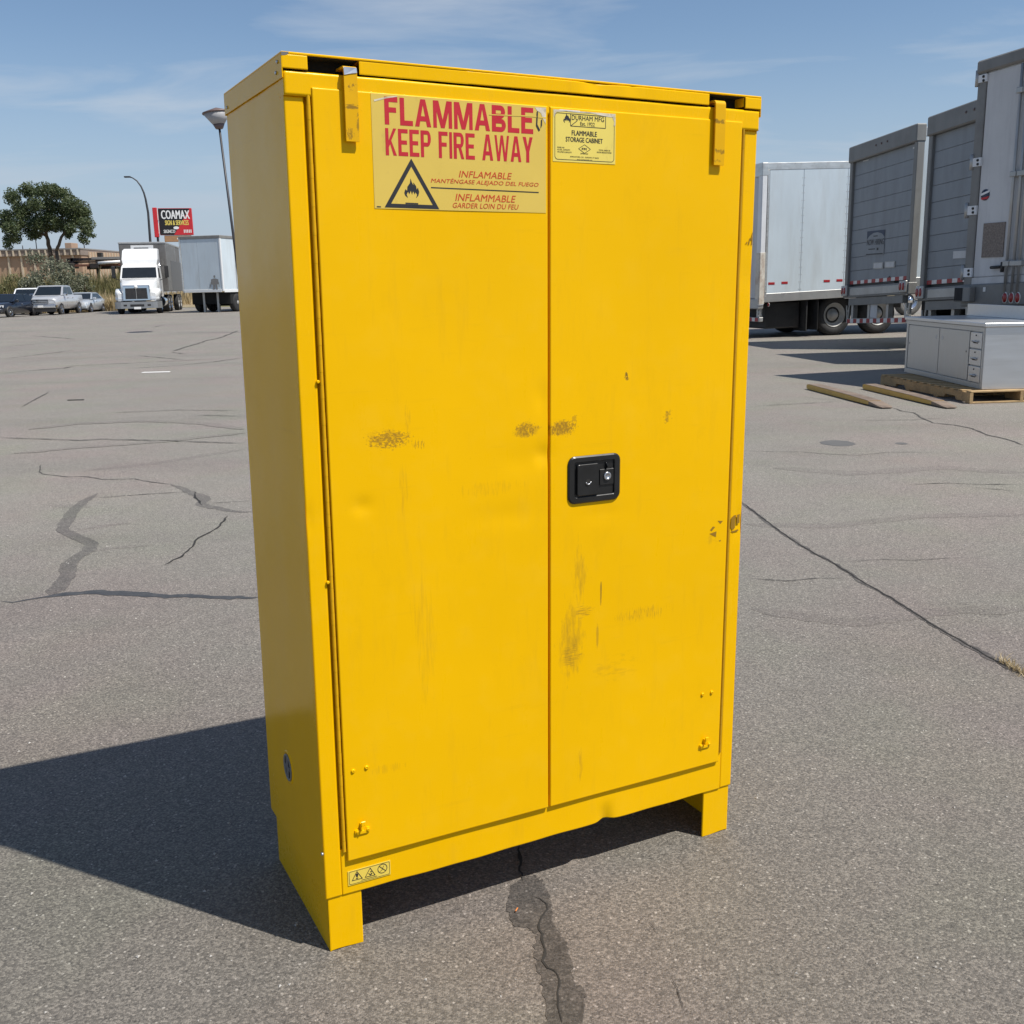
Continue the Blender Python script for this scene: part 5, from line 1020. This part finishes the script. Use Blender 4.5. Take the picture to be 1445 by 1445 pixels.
sed2 = dict(sed); car('parked_sedan', 'pale silver-blue sedan parked right behind the silver pickup', 'car', 120, 438, 75.5, h12(5), 'blue_car', sed2)
van = dict(w=1.95, st=[(-2.4, .5, .7, 1.05, 1.10, .93), (-2.2, .35, .7, 1.12, 1.16, .98), (-.4, .30, .7, 1.10, 1.14, 1), (.9, .30, .7, 1.06, 1.12, 1), (1.8, .32, .68, 1.0, 1.08, .98), (2.25, .36, .64, .92, .98, .93), (2.4, .45, .6, .8, .86, .84)], cb=(-2.2, 1.15), ct=(-1.9, .35), zb=1.12, zt=1.82, tw=.82, hz=.78, bz=.5, wx=(-1.45, 1.45), wr=.36, bars=2, doors=3)
car('parked_van', 'white van mostly hidden behind the silver pickup', 'van', 44, 438, 75.0, h12(12), 'white_car', van)
# ---- tractor unit and its grey box trailer
hd = h12(11.5); b = at(194.5, 438, 57.2)
TK = thing('tractor_unit', 'white day-cab tractor unit with tall roof fairing and black grille', 'truck', (b.x, b.y, gz(b.x, b.y)), math.atan2(hd[1], hd[0]))
WM = 'truck_white'
bp = MB(); bp.loft([[(x, -w, .30), (x, -w, .66), (x, w, .66), (x, w, .30)] for x, w in ((-.95, 1.20), (-.35, 1.20), (-.06, 1.05), (0, .85))]); bp = bp.build('front_bumper', 'bumper_grey', TK)
MB().box(.0, -.36, .40, .012, .36, .52, .004).build('bumper_intake', 'black_steel', bp); MB().box(.0, -.18, .26, .02, .18, .38, .005).build('number_plate', 'print_white', bp)
for s in (-1, 1): MB().box(-.03, s * .62 - .09, .42, .004, s * .62 + .09, .52, .004).build('fog_light', 'black_steel', bp)
hood = MB(); hood.loft([[(x, -w, z0), (x, -w, z1 - .12), (x, -w * .85, z1), (x, w * .85, z1), (x, w, z1 - .12), (x, w, z0)] for x, w, z0, z1 in ((-.10, .70, .70, 1.50), (-.30, .80, .70, 1.62), (-1.0, .93, .85, 1.80), (-1.75, 1.0, .95, 1.93))], True); hood.build('hood', WM, TK)
for s in (-1, 1):
    m = MB(); m.loft([[(x, s * .72, z0), (x, s * .72, z1), (x, s * w * .97, z1), (x, s * w, z1 - .1), (x, s * w, z0)] for x, w, z0, z1 in ((-.14, .98, .70, 1.12), (-.35, 1.14, .70, 1.25), (-.9, 1.20, 1.02, 1.36), (-1.5, 1.18, 1.0, 1.30), (-1.75, 1.05, .95, 1.25))], True); m.build('fender', WM, TK)
    hl = MB(); hl.hexa([(-.13, s * .74, .80), (-.13, s * .97, .80), (-.34, s * 1.145, .80), (-.34, s * .76, .80)], [(-.16, s * .74, 1.02), (-.16, s * .96, .97), (-.36, s * 1.13, .95), (-.36, s * .76, 1.02)]); hl.map(lambda x, y, z: (x + .012, y * 1.004, z)).build('headlight', 'clear_lens', TK)
    wheel(TK, -1.15, s * .88, .50, .50, .28, 'chrome', s)
    for x in (-4.7, -5.95): wheel(TK, x, s * .62, .50, .50, .55, 'chrome', s)
    MB().box(-2.35, s * 1.32, 1.95, -2.2, s * 1.52, 2.60, .03).build('side_mirror', 'black_steel', TK); MB().tube([(-2.2, s * 1.0, 2.58), (-2.27, s * 1.42, 2.60)], .02, 6).build('mirror_arm', 'black_steel', TK); MB().tube([(-2.2, s * 1.02, 1.80), (-2.27, s * 1.42, 1.95)], .02, 6).build('mirror_arm', 'black_steel', TK)
    MB().lathe([(.30, -3.5), (.31, -3.4), (.31, -2.35), (.30, -2.25)], (0, s * .92, .62), 'x', 16).build('fuel_tank', 'chrome', TK)
    MB().hexa([(-1.95, s * 1.022, 1.92), (-2.75, s * 1.022, 1.92), (-2.75, s * 1.012, 1.95), (-1.95, s * 1.012, 1.95)], [(-2.2, s * .972, 2.48), (-2.75, s * .972, 2.48), (-2.75, s * .965, 2.48), (-2.2, s * .965, 2.48)]).build('side_window', 'glass_dark', TK)
    MB().lathe([(.05, 1.0), (.05, 3.0)], (-3.62, s * .9, 0), 'z', 10).build('exhaust_stack', 'chrome', TK) if s > 0 else None
ca = MB(); ca.loft([[(-1.72, -1.02, .9), (-1.72, 1.02, .9), (-3.45, 1.02, .9), (-3.45, -1.02, .9)], [(-1.72, -1.02, 1.90), (-1.72, 1.02, 1.90), (-3.45, 1.02, 1.90), (-3.45, -1.02, 1.90)], [(-2.12, -.96, 2.55), (-2.12, .96, 2.55), (-3.45, .96, 2.55), (-3.45, -.96, 2.55)], [(-2.3, -.9, 2.68), (-2.3, .9, 2.68), (-3.4, .9, 2.68), (-3.4, -.9, 2.68)]]); ca.build('cab', WM, TK)
MB().add([(-1.735, -.93, 1.945), (-1.735, .93, 1.945), (-2.09, .885, 2.51), (-2.09, -.885, 2.51)], [(0, 1, 2, 3)]).build('windscreen', 'glass_dark', TK, False)
m = MB(); m.loft([[(-2.42, -.90, 2.685), (-2.42, .90, 2.685), (-3.45, .92, 2.685), (-3.45, -.92, 2.685)], [(-2.52, -.96, 2.95), (-2.52, .96, 2.95), (-3.45, .96, 2.95), (-3.45, -.96, 2.95)], [(-2.9, -.94, 3.46), (-2.9, .94, 3.46), (-3.45, .96, 3.50), (-3.45, -.96, 3.50)], [(-3.1, -.86, 3.56), (-3.1, .86, 3.56), (-3.42, .88, 3.58), (-3.42, -.88, 3.58)]], False); m.build('roof_fairing', WM, TK)
gs = MB(); gs.loft([[(-.10, -.74, .70), (-.13, -.70, 1.53), (-.13, .70, 1.53), (-.10, .74, .70)], [(-.02, -.70, .73), (-.06, -.66, 1.49), (-.06, .66, 1.49), (-.02, .70, .73)]]); gs = gs.build('grille_surround', 'chrome', TK)
MB().add([(-.012, -.58, .80), (-.012, .58, .80), (-.045, .56, 1.38), (-.045, -.56, 1.38)], [(0, 1, 2, 3)]).build('grille_mesh', 'black_steel', gs, False); MB().box(-.03, -.012, .80, -.006, .012, 1.38).build('grille_bar', 'galvanised', gs); MB().lathe([(.10, 0), (.09, .03), (.001, .035)], (-.05, 0, 1.44), 'x', 12).build('hood_emblem', 'print_white', gs)
for y in (.30, -.42): MB().box(-7.1, y, .80, -3.5, y + .12, 1.02).build('frame_rail', 'black_steel', TK)
GT = thing('grey_box_trailer', 'grey box trailer coupled behind the white tractor unit', 'trailer', TK.location, TK.rotation_euler.z)
MB().box(-11.4, -1.27, 1.17, -3.95, 1.27, 3.95, .03).build('box_body', 'dirty_grey', GT); MB().box(-11.42, -1.29, 3.86, -3.93, 1.29, 3.97, .02).build('top_rail', 'galvanised', GT)
for x in (-4.1, -4.6, -5.1, -5.6, -6.1, -6.6, -7.1, -7.6, -8.1, -8.6): MB().box(x - .04, 1.271, 1.2, x + .04, 1.30, 3.85, .008).build('side_rib', 'galvanised', GT)
MB().box(-11.3, 1.302, 1.2, -5.6, 1.312, 2.95).build('dark_side_panel', 'dark_grey_panel', GT); MB().box(-3.948, -.62, 3.52, -3.93, .62, 3.78, .004).build('nose_sign', 'print_white', GT); MB().box(-3.93, -.45, 3.60, -3.925, .35, 3.66).build('nose_lettering', 'print_dark', GT)
for s in (-1, 1):
    for x in (-9.1, -10.35): wheel(GT, x, s * .95, .50, .50, .30, 'steel_rim', s)
# ---- white trailer standing end-on beside it
e = (-.97, .243); L2 = (.243, .97); b = at(317.5, 436, 57.0)
WT2 = thing('white_van_trailer', 'white trailer standing beside the white tractor unit with a printed figure on its end wall', 'trailer', (b.x, b.y, gz(b.x, b.y)), math.atan2(e[1], e[0]))
# local x runs along the end wall, local y (left) points to -length
MB().box(0, -11.9, 1.13, 2.44, -.02, 4.02, .02).build('box_body', 'white_panel', WT2)
MB().box(.09, -.02, 1.24, 1.40, .004, 3.88, .008).build('end_panel', 'white_panel', WT2); MB().box(1.408, -.02, 1.24, 2.36, .004, 3.88, .008).build('end_panel', 'white_panel', WT2)
MB().box(-.02, -.10, 1.12, .085, .02, 4.02, .02).build('corner_post', WM, WT2); MB().box(2.37, -.10, 1.12, 2.46, .02, 4.02, .02).build('corner_post', 'alu_rail', WT2); MB().box(-.03, -11.9, 3.90, 2.47, .03, 4.06, .02).build('top_rail', 'trailer_grey', WT2)
MB().box(.09, .0, 1.08, 2.36, .03, 1.235, .01).build('bottom_sill', WM, WT2); MB().box(-.02, -11.9, 1.06, .02, -.11, 1.22, .01).build('bottom_rail', WM, WT2)
for y in (-1.5, -2.9, -4.3, -5.7, -7.1, -8.5): MB().box(-.03, y - .02, 1.23, .0, y + .02, 3.89).build('panel_seam', 'galvanised', WT2)
m = MB(); fx0 = .42
for P_ in ([(0, .62), (.05, .66), (.10, .62), (.10, .54), (.05, .50), (0, .54)], [(-.16, .44), (.02, .48), (.08, .48), (.26, .44), (.28, .20), (.20, .16), (-.10, .16), (-.18, .22)], [(-.18, .30), (-.14, .30), (-.24, .0), (-.28, .02)], [(.26, .30), (.29, .28), (.31, .04), (.28, .04)], [(-.06, .155), (.04, .155), (.02, -.10), (-.08, -.10)], [(.08, .155), (.18, .155), (.20, -.10), (.10, -.10)]): m.add([(fx0 + .1 - a * 1.0, .0335, 1.32 + b_ * 1.0) for a, b_ in P_], [tuple(range(len(P_)))])
m.build('printed_figure', 'roof_grey', WT2, False)
for x in (.75, 1.6): MB().box(x, -.9, .0, x + .12, -.75, 1.13).build('landing_leg', 'galvanised', WT2)
for y in (-1.5, -2.75, -8.6, -9.85):
    for x, s in ((.30, -1), (2.14, 1)):
        t = MB().lathe([(.30, 0), (.46, 0), (.5, s * .06), (.5, s * .24), (.46, s * .3), (.3, s * .29)], (x, y, .5), 'x', 20).build('tyre', 'rubber', WT2); MB().lathe([(.3, s * .28), (.28, s * .26), (.15, s * .2), (.1, s * .3), (.001, s * .3)], (x, y, .5), 'x', 16, cap=False).build('rim', 'steel_rim', t)
MB().box(.05, -2.55, .42, 2.42, -.8, 1.07, .03).build('nose_shade_box', 'shade_black', WT2)  # added black box painting the shade under the end wall
MB().box(.35, -11.5, .30, 2.3, -2.6, 1.06, .03).build('belly_shade_box', 'shade_black', WT2)  # same painted shade, carried along under the trailer's length
# ---- pylon sign
sy = 85.0
def SP(px_, py_): return at(px_, py_, sy)
c = SP(226.5, 333); SG = thing('pylon_sign', 'tall red and black pylon sign with white and yellow lettering', 'sign', (c.x, sy, bank(c.x, sy)), rad(12)); z0 = SG.location.z
zT, zB = SP(227, 294).z - z0, SP(229, 332).z - z0; sw = 2.55
MB().box(.0, -.18, zB, sw, .18, zT, .02).build('sign_face', 'sign_red', SG)
m = MB(); m.add([(.02, -.183, zB + .02), (sw * .42, -.183, zB + .02), (sw * .95, -.183, zT - .02), (.02, -.183, zT - .02)], [(0, 1, 2, 3)]); fc = m.build('black_field', 'sign_black', SG, False)
MB().box(-.42, -.25, zB - .15, -.10, .25, zT + .05, .02).build('red_pillar', 'sign_red', SG); MB().box(-.30, -.12, 0, -.14, .12, zB - .151).build('support_post', 'pole_dark', SG); MB().box(sw * .55, .02, 0, sw * .55 + .16, .17, zB - .45).build('support_post', 'pole_dark', SG)
for k in (0, 1): MB().box(-.09, -.15, zB + .1 + k * 1.05, -.01, .1, zB + .95 + k * 1.0, .01).build('white_strip', 'print_white', SG)
MB().box(.3, -.15, zB - .52, sw * .93, .15, zB - .03, .02).build('brown_panel', 'sign_brown', SG); MB().box(sw * .5, -.155, zB - .33, sw * .68, -.151, zB - .22).build('brown_panel_lettering', 'print_white', SG)
hh = zT - zB; m = MB(); put_text(m, TB['COAMAX'], (.22, -.187, zB + hh * .60), RTV, UPV, sw * .84, hh * .32); put_text(m, ('SIGNCO', .012, .1), (.30, -.187, zB + hh * .08), RTV, UPV, sw * .34, hh * .12); m.add([(sw * .50 + sw * .085 * math.cos(t * .5236), -.187, zB + hh * .27 + hh * .055 * math.sin(t * .5236)) for t in range(12)], [tuple(range(12))])
for i in range(5): x = sw * (.72 + .05 * i); m.add([(x, -.187, zB + hh * .08), (x + .07, -.187, zB + hh * .08), (x + .07, -.187, zB + hh * .20), (x, -.187, zB + hh * .20)], [(0, 1, 2, 3)])
m.build('white_lettering', 'print_white', SG, False); m = MB(); put_text(m, ('SIGN & SERVICES', .012, 0), (.46, -.187, zB + hh * .37), RTV, UPV, sw * .70, hh * .18); m.build('yellow_lettering', 'print_yellow', SG, False)
# ---- lamps
LY = 95.0; pts = [at(a, b_, LY) for a, b_ in ((212.5, 346), (209, 300), (205.5, 281), (203, 272), (199, 263), (193, 255), (187, 251), (182, 249.5))]; b0 = pts[0].copy(); dv = pts[0] - pts[1]; b0 = pts[0] + dv * ((pts[0].z - bank(pts[0].x, LY)) / -dv.z); b0.z = bank(b0.x, LY)
SL = thing('street_lamp', 'tall curved-arm street lamp standing behind the trucks', 'street lamp', b0); MB().tube([(0, 0, 0)] + [p - b0 for p in pts], [.14, .12, .10, .09, .08, .07, .06, .05, .05], 8).build('pole', 'pole_dark', SL); q = pts[-1] - b0; MB().box(q.x - .42, q.y - .14, q.z - .07, q.x + .15, q.y + .14, q.z + .06, .04).build('lamp_head', 'pole_dark', SL)
LP = 34.0; tb = at(309.8, 182, LP); lo = at(329, 330, LP); sl_ = (tb.x - lo.x) / (tb.z - lo.z); bx = tb.x - sl_ * (tb.z - gz(tb.x, LP)); LM = thing('lot_lamp', 'cone-shaped parking lot lamp on a thin leaning pole beside the yellow cabinet', 'lamp', (bx, LP, gz(bx, LP)))
MB().tube([(0, 0, 0), (tb.x - bx, 0, tb.z - gz(bx, LP))], [.05, .036], 8).build('pole', 'pole_dark', LM)
tx, tz_ = tb.x - bx, tb.z - gz(bx, LP); sh = lambda x, y, z: (x - (z - tz_) * .10, y, z + (x - tx) * .10)
MB().lathe([(.10, 0), (.115, .01), (.18, .14)], (tx, 0, tz_), 'z', 20).map(sh).build('lamp_collar', 'lamp_brown', LM); MB().lathe([(.18, .141), (.42, .46)], (tx, 0, tz_), 'z', 24).map(sh).build('lamp_diffuser', 'lamp_white', LM); MB().lathe([(.44, .455), (.45, .48), (.44, .50), (.02, .63)], (tx, 0, tz_), 'z', 24).map(sh).build('lamp_cap', 'lamp_brown', LM)
# ---- dark steel pipe rack behind the bank
RY = 90.0; o_ = at(101, 400, RY); RK = thing('pipe_rack', 'dark steel pipe rack with a white pipe behind the reeds', 'pipe rack', (o_.x, RY, bank(o_.x, RY))); O = RK.location
def beam(nm, a, b_, r, mt, dy=0): p, q = at(*a, RY) - O, at(*b_, RY) - O; MB().box(p.x, dy - r, min(p.z, q.z) - r, q.x, dy + r, min(p.z, q.z) + r, .01).build(nm, mt, RK)
for a, b_, r, mt, dy in (((95, 366), (172, 365), .12, 'rack_dark', 0), ((92, 369.5), (150, 369), .07, 'rack_dark', .3), ((98, 374), (172, 373.5), .09, 'rack_rust', -.2), ((122, 377.5), (172, 377), .13, 'rack_dark', .2), ((132, 364.6), (172, 364), .10, 'roof_grey', -.4)): beam('beam', a, b_, r, mt, dy)
p, q = at(142, 371.5, RY) - O, at(176, 369, RY) - O; MB().tube([(p.x, -.5, p.z), (q.x, -.5, q.z)], .13, 10).build('white_pipe', 'print_white', RK)
for px_ in (101.5, 136.5, 168): p = at(px_, 364, RY) - O; MB().box(p.x - .11, -.12, 0, p.x + .11, .12, p.z, .01).build('post', 'rack_dark', RK)
for px_ in (101, 136.5): p = at(px_, 373, RY) - O; MB().box(p.x - .38, -.6, p.z - .35, p.x + .38, .6, p.z + .1, .05).build('clamp', 'rack_dark', RK)
# ---- long warehouse far behind
BY = 132.0; a = at(-60, 400, BY); b = at(119, 400, BY); BD = thing('warehouse', 'long tan warehouse with pale pilasters and a dark upper band', 'building', (a.x, BY, bank(a.x, BY))); O = BD.location; LW = b.x - a.x
zt = at(20, 353.8, BY).z - O.z; zm = at(20, 362, BY).z - O.z
MB().box(0, 0, 0, LW, 18, zm, 0).build('wall', 'tan_wall', BD); MB().box(-.3, -.35, zm, LW + .1, 18, zt, .02).build('upper_band', 'grey_band', BD); MB().box(-.35, -.45, zt + .002, LW + .15, 18.2, zt + .16).build('roof_edge', 'roof_grey', BD)
x = .4; i = 0
while x < LW: 
    MB().box(x - .09, -.48, zm + .02, x + .09, -.352, zt - .01).build('pilaster', 'tan_pilaster', BD)
    if i % 2 == 0: MB().box(x - .12, -.16, 0, x + .12, .0, zm).build('pilaster', 'tan_pilaster', BD)
    x += .80; i += 1
c = at(164, 400, BY + 6); dx = c.x - O.x; zt2 = zt - .25; wg_ = MB(); wg_.hexa([(LW + .12, 2, 0), (dx, 8, 0), (dx, 20, 0), (LW + .12, 18, 0)], [(LW + .12, 2, zt2), (dx, 8, zt2), (dx, 20, zt2), (LW + .12, 18, zt2)]); wg_.build('side_wing', 'tan_wall', BD)
for k in range(11):
    t = (k + .5) / 11; xx = LW + .12 + (dx - LW - .12) * t; yy = 2 + 6 * t; MB().box(xx - .08, yy - .22, 0, xx + .08, yy - .05, zt2 - .02).build('pilaster', 'tan_pilaster', BD)
xx = LW + .12 + (dx - LW - .12) * .42; MB().box(xx - .3, 3.6, zt2 - 1.1, xx + .3, 4.2, zt2 - .05).build('dark_window', 'black_steel', BD)
ac = MB().box(LW * .80, 3, zt + .17, LW * .80 + .85, 5, zt + .95, .03).build('rooftop_unit', 'tan_wall', BD)
for f_, h_ in ((.36, .55), (.49, .7), (.98, .9), (.60, 2.2)): MB().lathe([(.06, zt + .1), (.06, zt + h_)], (LW * f_, 2, 0), 'z', 8).build('vent_pipe', 'pole_dark', BD)
